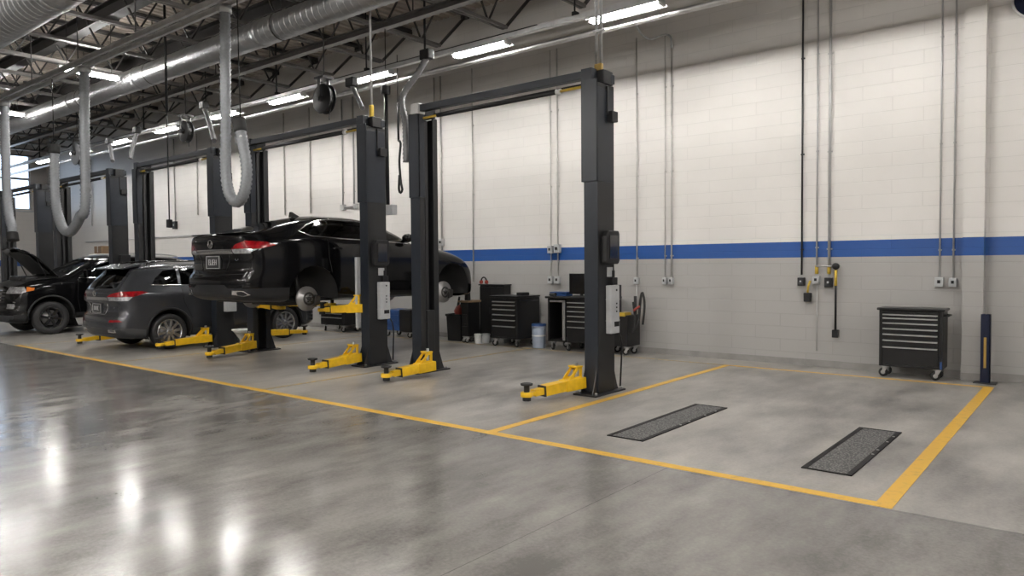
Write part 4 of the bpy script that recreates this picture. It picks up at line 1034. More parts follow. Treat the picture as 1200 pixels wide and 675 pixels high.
# wall-side lighting strip: channel, pipe and paired lamps
LZ, LYY = 5.20, 9.2
tag(build('lighting_channel', MB().cbox((-11.5, LYY, LZ+.125), (43, .09, .07)), M['alu'], None, 0, True, (-11.5, LYY, LZ+.1)), 'long silver channel that carries the row of lamps along the wall', 'lamp channel')
tag(build('hanging_pipe', MB().cyl((-33, LYY+.45, LZ+.02), (8.5, LYY+.45, LZ+.02), .045, 12), M['alu'], None, 0, True, (-17, LYY+.45, LZ)), 'silver pipe running behind the row of lamps along the wall', 'pipe')
rodk = [-6.2, -9.4, -11.0, -14.0, -17.0, -20.3, -24, -28]
for i, x in enumerate(rodk):
    lab = 'black rod from the channel beam down to the lamp channel'
    t = tag(build('hanger_rod', MB().cyl((x, LYY-.02, LZ+.15), (x, LYY-.02, ZC), .020 if i % 2 else .013, 8).cbox((x, LYY, LZ+.19), (.07, .1, .06)), M['black'], None, 0, True, (x, LYY, LZ+.16)), lab, 'hanger rod', 'hanger rods of the lamp channel')
SPOT = ['nearest to the camera, upper right of the row', 'above the nearest lift\'s cross beam', 'right of the big black reel', 'left of the big black reel', 'behind the tall looping exhaust hose', 'over the crossover lift', 'over the truck lift', 'beyond the truck lift', 'farthest, near the end window']
def strip_lamp(x0, label):
    t = thing('hanging_strip_lamp', label, 'lamp', (x0-.55, LYY, LZ), 'lamps in the row along the wall')
    mb = MB().prism([(x0, LYY-.05, LZ+.085), (x0, LYY+.05, LZ+.085), (x0, LYY+.055, LZ+.05), (x0, LYY+.15, LZ+.02), (x0, LYY+.15, LZ+.012), (x0, LYY+.05, LZ+.04), (x0, LYY-.05, LZ+.04), (x0, LYY-.15, LZ+.012), (x0, LYY-.15, LZ+.02), (x0, LYY-.055, LZ+.05)], (0, 0, 0), (-1.2, 0, 0))
    build('reflector', mb, M['lamphouse'], t)
    for s in (-.045, .045): build('tube', MB().cyl((x0-.04, LYY+s, LZ+.012), (x0-1.16, LYY+s, LZ+.012), .019, 10), M['lamp'], t)
    for e in (0, -1.16): build('end_cap', MB().box((x0+e-.04, LYY-.07, LZ-.008), (x0+e, LYY+.07, LZ+.06)), M['lamphouse'], t)
strip_lamp(-2.0, 'lit lamp of the wall row beyond the upper right of the view'); strip_lamp(2.4, 'lit lamp of the wall row near the right wall'); strip_lamp(5.4, 'lit lamp of the wall row at the right wall')
for i, x0 in enumerate([-4.75, -7.5, -10.3, -13.05, -15.55, -18.4, -21.2, -24.1, -27.0]):
    strip_lamp(x0, 'lit fluorescent lamp in the wall row, '+SPOT[i])
# shop lamps further up in the roof (rows over the aisle, above and behind the camera, are added fill)
def bay_lamp(x, y, z, label, group=None):
    t = thing('hanging_bay_lamp', label, 'lamp', (x, y, z), group)
    build('housing', MB().box((x-.05, y-.62, z+.025), (x+.05, y+.62, z+.09)), M['lamphouse'], t, .01)
    for s in (-.05, .05): build('tube', MB().cyl((x+s, y-.58, z), (x+s, y+.58, z), .02, 10), M['lamp' if group is None else 'aislefill'], t)
    for s in (-.45, .45): build('hanger', MB().cyl((x, y+s, z+.09), (x, y+s, ZC), .006, 5), M['joist'], t)
bay_lamp(-17.2, 6.65, 5.85, 'lit lamp hung just in front of the silver duct, right of the upper exhaust hose')
bay_lamp(-23.2, 6.65, 5.85, 'lit lamp hung in front of the silver duct at the far left edge')
for x in (-17, -11, -5, 1, 6):
    for y in ((-4.5, -10) if x == -17 else (1.0, -4.5, -10)): bay_lamp(x, y, 6.1, 'unseen fill lamp added over the open aisle', 'added fill lamps over the aisle')

# drop cords
t = thing('drop_cord', 'thick black drop cord with a grey box, between the sedan lift and the nearest lift', 'cord', at(452, 104, 8.9))
build('cord', MB().cyl(at(452, 106, 8.9), at(454.5, 240, 8.9), .035, 8), M['black'], t); build('cord_grip', MB().cyl(at(452, 104, 8.9)-Vector((0, 0, .1)), at(452, 104, 8.9)+Vector((0, 0, .05)), .085, 12), M['black'], t, .01)
build('suspension_wire', MB().cyl(at(452, 104, 8.9), at(452, 104, 8.9)+Vector((0, 0, 1.25)), .008, 6), M['black'], t)
c0 = at(456, 246, 8.9); build('junction_box', MB().cbox(c0, (.30, .12, .18)), M['cabinet'], t, .01)
t = thing('power_cord', 'thin black cord ending in a hooked loop beside the nearest lift post', 'cord', at(466, 121, 9.33))
build('cord', MB().cyl(at(466, 121, 9.33), at(467, 165, 9.33), .022, 6).tube(crom([at(467, 165, 9.33), at(469.5, 168, 9.33), at(468, 190, 9.33), at(470, 215, 9.33), at(471.5, 222, 9.33), at(469.5, 226, 9.33), at(467.5, 222, 9.33), at(468, 205, 9.33)], .04), .022, 8), M['black'], t)
build('suspension_wire', MB().cyl(at(466, 121, 9.33), at(466, 121, 9.33)+Vector((0, 0, .9)), .008, 6), M['black'], t)
t = thing('drop_cord', 'long thin black drop cord in front of the crossover lift, from roof to mid height', 'cord', at(194, 5, 7.0))
p0 = at(198.5, 262, 7.0); build('cord', MB().cyl(p0, (p0.x, p0.y, ZC), .013, 6), M['black'], t)
build('cord_sleeve', MB().cyl((p0.x, p0.y, p0.z+2.2), (p0.x, p0.y, ZC), .026, 8), M['black'], t)
build('plug', MB().cbox(p0, (.09, .09, .16)), M['black'], t, .01)

# ================================================================== LONG WALL: conduits, boxes
def conduit(label, u, v0, v1, r=.016, m='conduit', boxes=(), ztop=None, group=None, uv=None):
    # vertical pipe on the wall through the pixel column u, from height of v1 (bottom) to v0 (top) or ztop
    Y = W-.03; a = at(u, v1, Y); zt = ztop if ztop else at(u, v0, Y).z
    t = thing('wall_conduit', label, 'wall conduit', (a.x, W, a.z), group)
    pts = [(a.x, Y, a.z), (a.x, Y, zt)]
    build('pipe', MB().cyl(pts[0], pts[1], r, 8), M[m], t)
    z = a.z+.4
    while z < zt: build('strap', MB().cbox((a.x, W-.012, z), (r*3.6, .024, .022)), M[m], t); z += 1.5
    for (v, w, h, mm) in boxes:
        q = at(u, v, W-.03); b = build('outlet_box', MB().box((a.x-w/2, W-.09, q.z-h/2), (a.x+w/2, W, q.z+h/2)), M[mm], t, .008)
        build('outlet', MB().cbox((a.x, W-.092, q.z+.005), (w*.36, .016, h*.34) if mm != 'black' else (w*.25, .016, h*.2)), M['black' if mm != 'black' else 'cabinet'], b)
        if mm == 'black': pass
    return t
T = ZC
# right-hand part
conduit('grey conduit with a switch box, nearest the pilaster, above the lone tool chest', 1117, 0, 326, .011, 'conduit_grey', [(331, .095, .125, 'cabinet')], T)
conduit('grey conduit with a switch box, left of its twin above the lone tool chest', 1101, 0, 326, .011, 'conduit_grey', [(330.5, .105, .135, 'cabinet')], T)
conduit('dark pipe ending in a black box, leftmost of the cluster right of the nearest lift', 939.5, 12, 322, .015, 'blackmetal', [(330, .10, .13, 'black')], 5.95)
conduit('shiny conduit with a light switch box, second in the cluster', 957, 6, 320, .013, 'conduit_grey', [(328, .10, .12, 'cabinet')], 6.05)
conduit('thick shiny pipe with a black switch box, third in the cluster', 971.5, 0, 322, .021, 'conduit_grey', [(331, .11, .15, 'black')], T)
for u_, nm_ in ((957, 'wall_conduit.003'), (971.5, 'wall_conduit.004')):
    a, b = at(u_, 311, W-.03), at(u_, 321, W-.03); build('fitting', MB().cyl((a.x, a.y, a.z), (a.x, a.y, b.z), .026, 10), M['fitting'], bpy.data.objects[nm_])
t = thing('whip_cord', 'black and yellow cord hanging to a small black box, rightmost in the cluster', 'cord', at(979, 312, W-.08))
a, b = at(979.5, 312, W-.07), at(979, 388, W-.07); a.x = b.x
build('cord', MB().cyl(a, b, .017, 8), M['black'], t); build('yellow_sleeve', MB().cyl((a.x, a.y, a.z-.30), (a.x, a.y, a.z-.06), .022, 8), M['fitting'], t)
build('reel_head', MB().lathe([(0, -.03), (.05, -.03), (.05, .03), (0, .03)], a, (0, 1, 0), 16), M['black'], t); build('end_box', MB().cbox((b.x, W-.06, b.z-.04), (.09, .09, .12)), M['black'], t, .008)
p0, p1 = at(956, 312, W-.06), at(979, 312, W-.06); build('support_arm', MB().cyl(p0, (p1.x, p0.y, p0.z), .012, 8), M['conduit_grey'], t)
t = thing('whip_cord', 'short yellow-black cord bent down to a small black box between the two left pipes', 'cord', at(948, 332, W-.05))
p0, p1, p2 = at(949.5, 329, W-.06), at(947, 336, W-.06), at(946.5, 343, W-.06)
build('cord', MB().tube([p0, p1, p2], .017, 8), M['fitting'], t); build('end_box', MB().cbox(p2+Vector((0, 0, -.07)), (.10, .10, .14)), M['black'], t, .008)
a, b = at(957.5, 335, W-.03), at(958, 411, W-.03); tag(build('ground_rod', MB().cyl((a.x, W-.025, a.z), (a.x, W-.025, b.z), .008, 6), M['conduit_grey'], None, 0, True, (a.x, W, b.z)), 'thin bare rod running down the wall below the light switch box', 'wall conduit')
# middle part
conduit('slim pale conduit with a yellow lower outlet, right of the nearest lift post', 746.5, 30, 328, .012, 'conduit', [(329, .08, .12, 'cabinet'), (372, .08, .13, 'fitting')], 5.75)
a, b = at(746.5, 334, W-.03), at(746.5, 368, W-.03); build('lower_pipe', MB().cyl((a.x, W-.04, a.z), (a.x, W-.04, b.z), .016, 8), M['conduit_grey'], bpy.data.objects['wall_conduit.005'])
conduit('slim pale conduit with a grey box, left of a close pair of wall conduits', 779.5, 40, 326, .010, 'conduit', [(329, .07, .12, 'cabinet')], 5.7)
t = conduit('slim conduit that kinks sideways at the top and drops to a grey box', 787, 60, 326, .015, 'conduit', [(329, .075, .12, 'cabinet')], 5.55)
p = [at(787, 56, W-.04), at(786.5, 46, W-.05), at(783, 41, W-.07), at(775, 41.5, W-.1), at(763, 46, W-.2), at(752, 40, W-.4), at(745, 29, W-.7)]
build('kinked_pipe', MB().tube(crom(p, .06), .018, 8), M['galv'], t)
conduit('slim conduit with two grey boxes on the wall above the bench, left of a pair', 646, 60, 330, .009, 'conduit', [(292.5, .11, .15, 'cabinet'), (328, .11, .15, 'cabinet')], 5.9)
conduit('conduit with two grey boxes on the wall above the bench, right of a pair', 654, 60, 330, .013, 'conduit', [(291.5, .13, .17, 'cabinet'), (328, .11, .15, 'cabinet')], 5.9)
conduit('plain pale conduit on the wall between the nearest lift posts', 555, 100, 330, .014, 'conduit', [], 5.9)
conduit('plain conduit on the wall just right of the left post of the nearest lift', 510.5, 110, 300, .018, 'conduit', [(284, .12, .16, 'conduit_grey')], 5.9)
conduit('second plain conduit beside the left post of the nearest lift', 518, 110, 300, .018, 'conduit', [(284, .13, .16, 'conduit_grey')], 5.9)
for k, (u, vb, lab) in enumerate([(334, 252, 'plain conduit on the wall behind the sedan roof antenna'), (364, 250, 'plain conduit on the wall above the sedan roof'), (402, 244, 'left conduit of the pair above the sedan ending at a low cross pipe'), (415, 243, 'right conduit of the pair above the sedan ending at a low cross pipe'), (205.5, 264, 'conduit with a black box on the wall behind the crossover lift'), (232, 252, 'plain conduit on the wall between the crossover lift posts'), (108, 265, 'plain conduit on the wall above the truck'), (250, 300, 'plain conduit on the wall behind the crossover lift right post')]):
    conduit(lab, u, 130, vb, .02, 'conduit_grey' if k in (2, 3) else 'conduit', [(vb, .2, .26, 'black')] if k == 4 else [], 5.9)
a, b = at(402, 243, W-.05), at(417, 243, W-.05); tag(build('wall_cross_conduit', MB().cyl(a, (b.x, a.y, a.z), .022, 8).cbox(a, (.14, .08, .14)).cbox((b.x, a.y, a.z), (.12, .08, .12)), M['conduit_grey'], None, 0, True, a), 'short low cross pipe joining two wall conduits above the sedan', 'wall conduit')
a, b = at(100, 268, W-.05), at(300, 250, W-.05); a.z = b.z = 2.6
tag(build('wall_cross_conduit', MB().cyl((a.x, W-.05, 2.66), (b.x, W-.05, 2.66), .016, 8), M['conduit_grey'], None, 0, True, (a.x, W, 2.66)), 'long thin horizontal pipe on the far part of the wall behind the lifts', 'wall conduit')
# round sign at the top right corner
p = at(1216, -4, W-.03); s = thing('round_sign', 'dark blue round disc with pale rim on the wall at the top right corner', 'sign', p)
build('disc', MB().lathe([(0, 0), (.255, 0), (.255, .02), (0, .02)], p, (0, -1, 0), 40), M['navy'], s); build('rim', MB().torus(p+Vector((0, -.012, 0)), (0, 1, 0), .27, .017, 40, 8), M['white'], s)

# ================================================================== TOOL CHESTS AND CLUTTER
def caster(root, x, y, r=.06, swivel=.4):
    d = Vector((math.cos(swivel), math.sin(swivel), 0)); n = Vector((-d.y, d.x, 0)); c = Vector((x, y, 0))-d*.03
    t = build('caster', MB().lathe([(.018, -.02), (r-.008, -.02), (r, -.012), (r, .012), (r-.008, .02), (.018, .02)], c+Vector((0, 0, r)), n, 22), M['rubber'], root)
    mb = MB().lathe([(0, -.023), (.03, -.023), (.034, 0), (.03, .023), (0, .023)], c+Vector((0, 0, r)), n, 14)
    for s in (-.028, .028): mb.prism([c+n*s+d*.012+Vector((0, 0, r-.012)), c+n*s-d*.012+Vector((0, 0, r-.012)), c+n*s-d*.0+Vector((0, 0, 2*r+.03)), c+n*s+d*.075+Vector((0, 0, 2*r+.03))], -n*.003, n*.003)
    mb.box((x-.05, y-.04, 2*r+.02), (x+.05, y+.04, 2*r+.032))
    build('fork', mb, M['steel'], t)
def chest(label, x0, x1, y0, y1, zb, zt, handles, group='rolling tool chests', casters=True, r=.062, cap=True, m='chestblack'):
    t = thing('tool_chest', label, 'tool chest', ((x0+x1)/2, (y0+y1)/2, 0), group)
    b = build('cabinet_body', MB().box((x0, y0+.02, zb), (x1, y1, zt)), M[m], t, .006)
    e = .035; w = x1-x0
    hz = sorted(handles, reverse=True)+[zb+.02]
    build('corner_post', MB().box((x0, y0, zb), (x0+e, y0+.02, zt)).box((x1-e*1.3, y0, zb), (x1, y0+.02, zt)).box((x0+e, y0+.004, zb), (x1-e, y0+.02, zb+.03)), M[m], t, .004)
    tops = [hz[0]+.018]+[h-.022 for h in hz[:-1]]
    for i in range(len(hz)-1):
        zt_i = hz[i]+.012; zb_i = hz[i+1]+.018 if i < len(hz)-2 else zb+.035
        d = build('drawer', MB().box((x0+e+.004, y0+.002, zb_i), (x1-e*1.3-.004, y0+.02, zt_i)), M[m], t, .003)
        build('handle', MB().prism([(x0+e+.012, y0-.022, hz[i]-.010), (x0+e+.012, y0-.024, hz[i]+.006), (x0+e+.012, y0+.004, hz[i]+.010), (x0+e+.012, y0+.002, hz[i]+.003)], (0, 0, 0), (w-2.3*e-.028, 0, 0)), M['alu'], d)
    d = build('top_panel', MB().box((x0+e+.004, y0+.002, hz[0]+.02), (x1-e*1.3-.004, y0+.02, zt-.01)), M[m], t, .003)
    build('lock', MB().cyl((x0+w*.55, y0+.002, zt-.04), (x0+w*.55, y0-.008, zt-.04), .012, 12).cbox((x0+w*.5, y0-.002, zt-.04), (.03, .01, .022)), M['blackmetal'], d)
    if cap: build('worktop', MB().box((x0-.03, y0-.03, zt), (x1+.025, y1+.0, zt+.035)), M['chestblack'], t, .012)
    build('side_handle', MB().tube([(x1, y0+.08, zt-.06), (x1+.05, y0+.08, zt-.06), (x1+.05, y1-.08, zt-.06), (x1, y1-.08, zt-.06)], .012, 8), M['chestblack'], t)
    if casters:
        for cx in (x0+.07, x1-.07):
            for cyy in (y0+.09, y1-.08): caster(t, cx, cyy, r, random.uniform(-.6, .9))
    return t
HZ = [.895, .845, .775, .695, .615, .53, .435]
ch1 = chest('black seven-drawer tool chest standing alone at the back of the empty bay', -2.46, -1.67, 11.33, 11.74, .16, .955, HZ)
build('sticker', MB().box((-1.70, 11.322, .17), (-1.675, 11.331, .27)), M['bluepail'], ch1)
x0, x1 = at(575.5, 390, 11.08).x, at(606.5, 390, 11.08).x
chest('black six-drawer tool chest beside the blue-lidded pail', x0, x1, 11.08, 11.80, .17, .985, [.90, .83, .745, .64, .535, .41])
# things on it
tag(build('tool_case', MB().box((x0+.48, 11.30, 1.021), (x0+.66, 11.50, 1.085)), M['black'], None, .012, True, (x0+.57, 11.4, 1.021)), 'small black case lying on the six-drawer tool chest', 'case')
tag(build('parts_tray', MB().box((x0+.24, 11.50, 1.021), (x0+.44, 11.70, 1.047)), M['cabinet'], None, .008, True, (x0+.34, 11.6, 1.021)), 'flat pale tray on the six-drawer tool chest', 'tray')
# workbench behind the nearest lift post
x0, x1 = at(642, 390, 11.22).x, at(706, 390, 11.22).x
wb = thing('rolling_workbench', 'wide black rolling workbench with open shelf and drawers, behind the nearest lift post', 'workbench', ((x0+x1)/2, 11.5, 0))
build('worktop', MB().box((x0-.04, 11.18, .99), (x1+.04, 11.85, 1.03)), M['chestblack'], wb, .008)
build('frame', MB().box((x0, 11.22, .17), (x0+.035, 11.26, .99)).box((x0, 11.80, .17), (x0+.035, 11.84, .99)).box((x0, 11.22, .17), (x0+.42, 11.84, .20)).box((x0, 11.26, .2), (x0+.012, 11.80, .99)).box((x0+.012, 11.82, .2), (x0+.42, 11.835, .99)), M['chestblack'], wb, .004)
build('steel_post', MB().box((x0+.34, 11.215, .20), (x0+.40, 11.24, .95)).box((x0+.05, 11.215, .92), (x0+.40, 11.235, .96)), M['galv'], wb, .004)
xd = x0+.42
build('drawer_case', MB().box((xd, 11.24, .17), (x1, 11.84, .99)), M['chestblack'], wb, .005)
hz = [.92, .84, .755, .665, .57, .46]
for i, z in enumerate(hz):
    zl = hz[i+1]+.018 if i < 5 else .20
    d = build('drawer', MB().box((xd+.03, 11.22, zl), (xd+.62, 11.245, z+.012)), M['chestblack'], wb, .003); build('handle', MB().box((xd+.04, 11.195, z-.008), (xd+.61, 11.222, z+.006)), M['alu'], d)
build('door', MB().box((xd+.65, 11.225, .20), (x1-.02, 11.245, .95)), M['chestblack'], wb, .004)
for cx in (x0+.08, xd+.02, x1-.1):
    for cyy in (11.3, 11.76): caster(wb, cx, cyy, .065, random.uniform(-.6, .9))
q = at(681, 330, 11.5)
mo = thing('monitor', 'black flat monitor standing on the rolling workbench', 'monitor', (q.x, 11.5, 1.03))
build('screen', MB().box((q.x-.26, 11.48, 1.07), (q.x+.26, 11.51, 1.46)), M['screen'], mo, .006); build('stand', MB().box((q.x-.03, 11.51, 1.04), (q.x+.03, 11.53, 1.25)).box((q.x-.12, 11.42, 1.03), (q.x+.12, 11.62, 1.042)), M['black'], mo, .004)
q = at(658, 343, 11.5)
bb = thing('parts_bin', 'shallow blue bin lying on the rolling workbench left of the monitor', 'bin', (q.x, 11.5, 1.03))
mb = MB().prism([(q.x-.17, 11.4, 1.03), (q.x+.17, 11.4, 1.03), (q.x+.19, 11.4, 1.10), (q.x-.19, 11.4, 1.10)], (0, 0, 0), (0, .22, 0)); build('tray', mb, M['bluepail'], bb, .006); build('rim', MB().box((q.x-.2, 11.385, 1.09), (q.x+.2, 11.40, 1.105)).box((q.x-.2, 11.62, 1.09), (q.x+.2, 11.635, 1.105)).box((q.x-.2, 11.4, 1.09), (q.x-.185, 11.62, 1.105)).box((q.x+.185, 11.4, 1.09), (q.x+.2, 11.62, 1.105)), M['bluepail'], bb)
q = at(647.5, 343, 11.28)
tag(build('air_tool', MB().cyl((q.x-.06, 11.28, 1.062), (q.x+.08, 11.28, 1.062), .032, 12).beam((q.x+.05, 11.28, 1.05), (q.x+.10, 11.24, 1.045), .03, .03), M['black'], None, .004, True, (q.x, 11.28, 1.03)), 'small black power tool lying at the left end of the rolling workbench', 'tool')
# tool cart right of the post
q = at(728, 390, 11.45)
tc = thing('tool_cart', 'cluttered black tool cart half hidden behind the nearest lift post, hung with hoses', 'tool cart', (q.x, 11.5, 0))
X = q.x+.02
build('cabinet_body', MB().box((X-.25, 11.3, .16), (X+.20, 11.75, .72)), M['chestblack'], tc, .01); build('upright', MB().box((X-.2, 11.66, .72), (X-.16, 11.70, 1.25)).box((X+.12, 11.66, .72), (X+.16, 11.70, 1.05)), M['blackmetal'], tc)
build('tray', MB().box((X+.02, 11.27, .70), (X+.16, 11.5, .77)), M['fitting'], tc, .01)
build('hanging_hose', MB().tube(crom([(X+.2, 11.5, .95), (X+.27, 11.45, .6), (X+.24, 11.4, .42), (X+.30, 11.5, .6), (X+.32, 11.55, 1.0), (X+.36, 11.55, 1.12), (X+.40, 11.55, .9), (X+.38, 11.52, .55)], .04), .022, 8), M['rubber'], tc)
build('red_tool', MB().cyl((X+.25, 11.42, .80), (X+.33, 11.5, .88), .022, 10), M['red'], tc)
for cx in (X-.2, X+.15):
    for cyy in (11.38, 11.68): caster(tc, cx, cyy, .06, .3)
# pails
def pail(label, u, v, Y, R, h, m, lid=None):
    q = at(u, v, Y); q.z = 0; t = thing('pail', label, 'pail', q)
    build('bucket', MB().lathe([(0, 0), (R*.90, 0), (R*.92, .01), (R, h), (R*.97, h), (R*.9, .02), (0, .02)], q, (0, 0, 1), 32), M[m], t)
    build('rim', MB().torus(q+Vector((0, 0, h*.93)), (0, 0, 1), R*1.0, .008, 32, 6).torus(q+Vector((0, 0, h*.86)), (0, 0, 1), R*.995, .006, 32, 6), M[m], t)
    if lid: build('lid', MB().lathe([(R*1.04, h-.03), (R*1.05, h), (R*1.0, h+.015), (R*.8, h+.006), (0, h+.006)], q, (0, 0, 1), 32), M[lid], t)
    build('bail_handle', MB().tube([q+Vector((R*1.02*math.cos(a), -.02-R*.35*math.sin(a), h*.86-.10*math.sin(a))) for a in [PI*i/14 for i in range(15)]], .004, 6), M['steel'], t)
    if lid: build('paper_label', MB().lathe([(R*.985, h*.50), (R*.99, h*.56)], q, (0, 0, 1), 32), M['white'], t)
pail('grey-blue pail with a blue lid between the tool chest and the workbench', 631.5, 402, 11.42, .14, .46, 'pail', 'bluepail')
pail('small white bucket on the floor left of the tall black cabinet', 560, 400, 11.30, .075, .2, 'white')
pail('low grey bucket on the floor in front of the tall black cabinet', 569, 400, 11.48, .10, .19, 'cabinet')
# tall cabinet, left of the six-drawer chest
x0, x1 = at(562, 370, 11.62).x, at(590, 370, 11.62).x
tcab = thing('tall_cabinet', 'tall black cabinet standing behind and left of the six-drawer tool chest', 'cabinet', ((x0+x1)/2, 11.68, 0))
build('cabinet_body', MB().box((x0, 11.64, .10), (x1, 11.87, 1.20)), M['chestblack'], tcab, .008); build('plinth', MB().box((x0+.03, 11.67, 0), (x1-.03, 11.86, .10)), M['cabinet'], tcab)
for k in (0, 1):
    xm = (x0+x1)/2; d = build('door', MB().box(((x0+.01, xm+.004)[k], 11.62, .13), ((xm-.004, x1-.01)[k], 11.642, 1.17)), M['chestblack'], tcab, .004); build('handle', MB().box((xm+(-.05, .03)[k], 11.60, .6), (xm+(-.03, .05)[k], 11.622, .74)), M['blackmetal'], d)
build('worktop', MB().box((x0-.02, 11.61, 1.20), (x1+.02, 11.875, 1.225)), M['chestblack'], tcab, .004)
q = at(567, 328, 11.74)
hh = thing('ear_defenders', 'dark headset-shaped tool with red parts on top of the tall cabinet', 'tool', (q.x, 11.74, 1.225))
build('band', MB().tube([Vector((q.x+.075*math.cos(a), 11.74, 1.28+.09*math.sin(a))) for a in [PI*i/14 for i in range(15)]], .016, 8), M['black'], hh); [build('cup', MB().cyl((q.x+e-.022, 11.74, 1.268), (q.x+e+.022, 11.74, 1.268), .04, 14), M['red'], hh) for e in (-.075, .075)]
# bins under the nose of the sedan
def bin_(label, u0, u1, Y, d, h, m='black'):
    a, b = at(u0, 395, Y).x, at(u1, 395, Y).x; t = thing('waste_bin', label, 'bin', ((a+b)/2, Y, 0))
    cx = (a+b)/2; w = (b-a)/2
    mb = MB(); k = .88
    lo = [(cx-w*k, Y+.02, 0), (cx+w*k, Y+.02, 0), (cx+w*k, Y+d-.02, 0), (cx-w*k, Y+d-.02, 0)]; hi = [(cx-w, Y, h), (cx+w, Y, h), (cx+w, Y+d, h), (cx-w, Y+d, h)]
    il = [(cx-w*k+.01, Y+.03, .02), (cx+w*k-.01, Y+.03, .02), (cx+w*k-.01, Y+d-.03, .02), (cx-w*k+.01, Y+d-.03, .02)]; ih = [(cx-w+.012, Y+.012, h), (cx+w-.012, Y+.012, h), (cx+w-.012, Y+d-.012, h), (cx-w+.012, Y+d-.012, h)]
    mb.add(lo+hi+ih+il, [(3, 2, 1, 0)]+[(i, (i+1) % 4, 4+(i+1) % 4, 4+i) for i in range(4)]+[(4+i, 4+(i+1) % 4, 8+(i+1) % 4, 8+i) for i in range(4)]+[(8+i, 8+(i+1) % 4, 12+(i+1) % 4, 12+i) for i in range(4)]+[(12, 13, 14, 15)])
    build('bin_body', mb, M[m], t, .006); build('rim', MB().box((cx-w-.015, Y-.015, h-.05), (cx+w+.015, Y, h)).box((cx-w-.015, Y+d, h-.05), (cx+w+.015, Y+d+.015, h)).box((cx-w-.015, Y, h-.05), (cx-w, Y+d, h)).box((cx+w, Y, h-.05), (cx+w+.015, Y+d, h)), M[m], t, .004)
    return t, cx
t, cx = bin_('black open waste bin with rags on the floor under the sedan nose', 523, 540, 11.35, .38, .58)
build('rag', MB().lathe([(0, .2), (.10, .12), (.13, .02), (.08, -.06), (0, -.08)], (cx+.02, 11.52, .60), (.2, .1, 1), 10), M['red'], t); build('scrap', MB().beam((cx-.05, 11.5, .5), (cx+.0, 11.55, .95), .06, .05, .03, .03).beam((cx+.06, 11.5, .5), (cx+.12, 11.5, .88), .05, .05, .03, .03), M['hub'], t)
x0, x1 = at(541, 390, 11.2).x, at(549, 390, 11.2).x
st = thing('tool_stand', 'narrow black rolling tool stand right of the waste bin', 'tool cart', ((x0+x1)/2, 11.5, 0))
build('cabinet_body', MB().box((x0, 11.2, .14), (x1, 11.56, .85)), M['chestblack'], st, .008); build('tray', MB().box((x0-.08, 11.17, .85), (x1+.03, 11.58, .89)), M['wood'], st, .006)
for z in (.35, .6): build('drawer', MB().box((x0+.02, 11.185, z-.2), (x1-.02, 11.202, z)), M['chestblack'], st, .003)
for px in (x0+.05, x1-.05):
    for cyy in (11.26, 11.50): caster(st, px, cyy, .05, .4)
q = at(548, 352, 11.38); tag(build('jar', MB().lathe([(0, 0), (.06, 0), (.065, .02), (.06, .16), (.035, .2), (.035, .24), (0, .24)], (q.x, 11.38, .89), (0, 0, 1), 18), M['rubber'], None, 0, True, (q.x, 11.38, .89)), 'dark jar standing on the narrow tool stand', 'jar')
# far chests seen under the sedan
x0, x1 = at(376, 378, 11.2).x, at(401, 378, 11.2).x
chest('low black tool chest seen under the sedan, left of the sedan lift post', x0, x1+.05, 11.2, 11.8, .17, .62, [.55, .45, .35])
x0, x1 = at(456, 378, 11.2).x, at(468, 378, 11.2).x
bc = thing('blue_toolbox', 'blue rolling toolbox seen between the sedan lift and the nearest lift', 'toolbox', ((x0+x1)/2, 11.45, 0))
build('cabinet_body', MB().box((x0-.2, 11.2, .15), (x1+.0, 11.7, .62)), M['bluepail'], bc, .01); build('side_panel', MB().box((x1, 11.2, .13), (x1+.38, 11.72, .64)), M['chestblack'], bc, .01)
for z in (.5, .38): build('drawer', MB().box((x0-.18, 11.185, z-.1), (x1-.02, 11.202, z)), M['bluepail'], bc, .003)
for px in (x0-.1, x1+.3):
    for cyy in (11.28, 11.63): caster(bc, px, cyy, .06, .4)
# far wall cabinets behind the truck
x0, x1 = at(98, 295, 11.3).x, at(156, 295, 11.3).x
fc = thing('wall_bench', 'dark long bench against the wall behind the truck', 'workbench', ((x0+x1)/2, 11.5, 0))
build('cabinet_body', MB().box((x0+.05, 11.3, .08), (x1-.05, 11.86, 2.0)), M['chestblack'], fc, .01); build('worktop', MB().box((x0, 11.25, 2.0), (x1, 11.88, 2.06)), M['blackmetal'], fc, .006)
for k in range(4):
    xa = x0+.08+k*(x1-x0-.16)/4; xb = xa+(x1-x0-.16)/4-.02; d = build('door', MB().box((xa, 11.28, .12), (xb, 11.302, 1.95)), M['chestblack'], fc, .004); build('handle', MB().box((xb-.06, 11.26, .9), (xb-.04, 11.282, 1.1)), M['steel'], d)
q = at(118, 285, 11.5)
cb = thing('cardboard_box', 'brown box standing on the long bench behind the truck', 'box', (q.x, 11.5, 2.06))
build('carton', MB().box((q.x-.36, 11.4, 2.06), (q.x+.3, 11.8, 2.44)), M['wood'], cb, .02); build('tape', MB().box((q.x-.06, 11.395, 2.2), (q.x, 11.402, 2.44)), M['conduit'], cb)
q = Vector((-13.45, 7.93, 0))
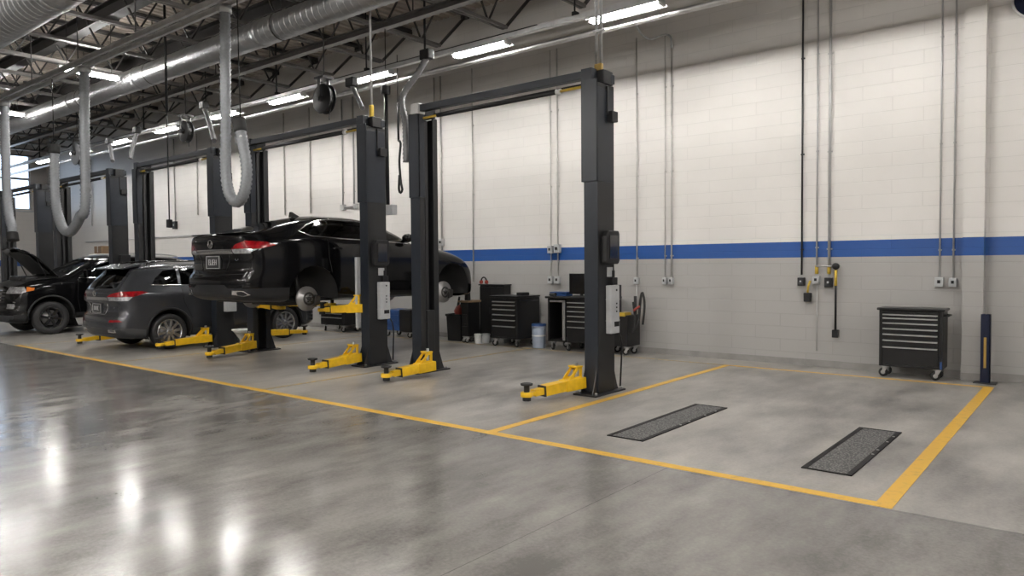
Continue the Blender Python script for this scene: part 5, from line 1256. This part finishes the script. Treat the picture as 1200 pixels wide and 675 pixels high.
df = thing('drain_funnel', 'pale drain funnel on a stand between the posts behind the grey crossover', 'funnel', q)
build('funnel', MB().lathe([(.20, .36), (.205, .37), (.20, .38), (.05, .17), (.03, .12), (.02, .12), (.04, .18), (.19, .36)], q, (0, 0, 1), 28), M['white'], df)
build('stand', MB().lathe([(0, 0), (.15, 0), (.15, .02), (.03, .04), (.028, .13), (0, .13)], q, (0, 0, 1), 24), M['cabinet'], df)
# bollard
bx, by = -1.20, 11.55
bo = thing('bollard', 'short dark navy steel post with a yellow stripe beside the pilaster', 'bollard', (bx, by, 0))
build('post', MB().box((bx-.055, by-.05, .012), (bx+.055, by-.035, .93)).box((bx-.055, by+.035, .012), (bx+.055, by+.05, .93)).box((bx-.012, by-.035, .012), (bx+.012, by+.035, .93)).box((bx+.04, by-.05, .012), (bx+.055, by+.05, .93)), M['navy'], bo, .004)
build('yellow_stripe', MB().box((bx-.018, by-.053, .21), (bx+.012, by-.0495, .62)), M['dullyellow'], bo)
build('base_plate', MB().box((bx-.13, by-.11, 0), (bx+.13, by+.11, .012)), M['blackmetal'], bo, .003)
# ================================================================== LIGHT
w = bpy.data.worlds.new('world'); SC.world = w; w.use_nodes = True
N, L = w.node_tree.nodes, w.node_tree.links
bg = N['Background']; sky = N.new('ShaderNodeTexSky'); sky.sky_type = 'HOSEK_WILKIE'; sky.turbidity = 6; sky.sun_direction = (.5, -.4, .75)
mx = N.new('ShaderNodeMix'); mx.data_type = 'RGBA'; mx.inputs['Factor'].default_value = .55
mx.inputs['B'].default_value = (.78, .88, 1, 1); L.new(sky.outputs['Color'], mx.inputs['A']); L.new(mx.outputs['Result'], bg.inputs['Color'])
bg.inputs['Strength'].default_value = 5.0
vs = SC.view_settings; vs.view_transform = 'Standard'; vs.look = 'None'; vs.exposure = EXPOSURE; vs.gamma = 1.0; vs.use_curve_mapping = False
SC.cycles.use_denoising = True; SC.cycles.max_bounces = 8; SC.cycles.diffuse_bounces = 4; SC.cycles.transparent_max_bounces = 12
SC.cycles.sample_clamp_indirect = 6
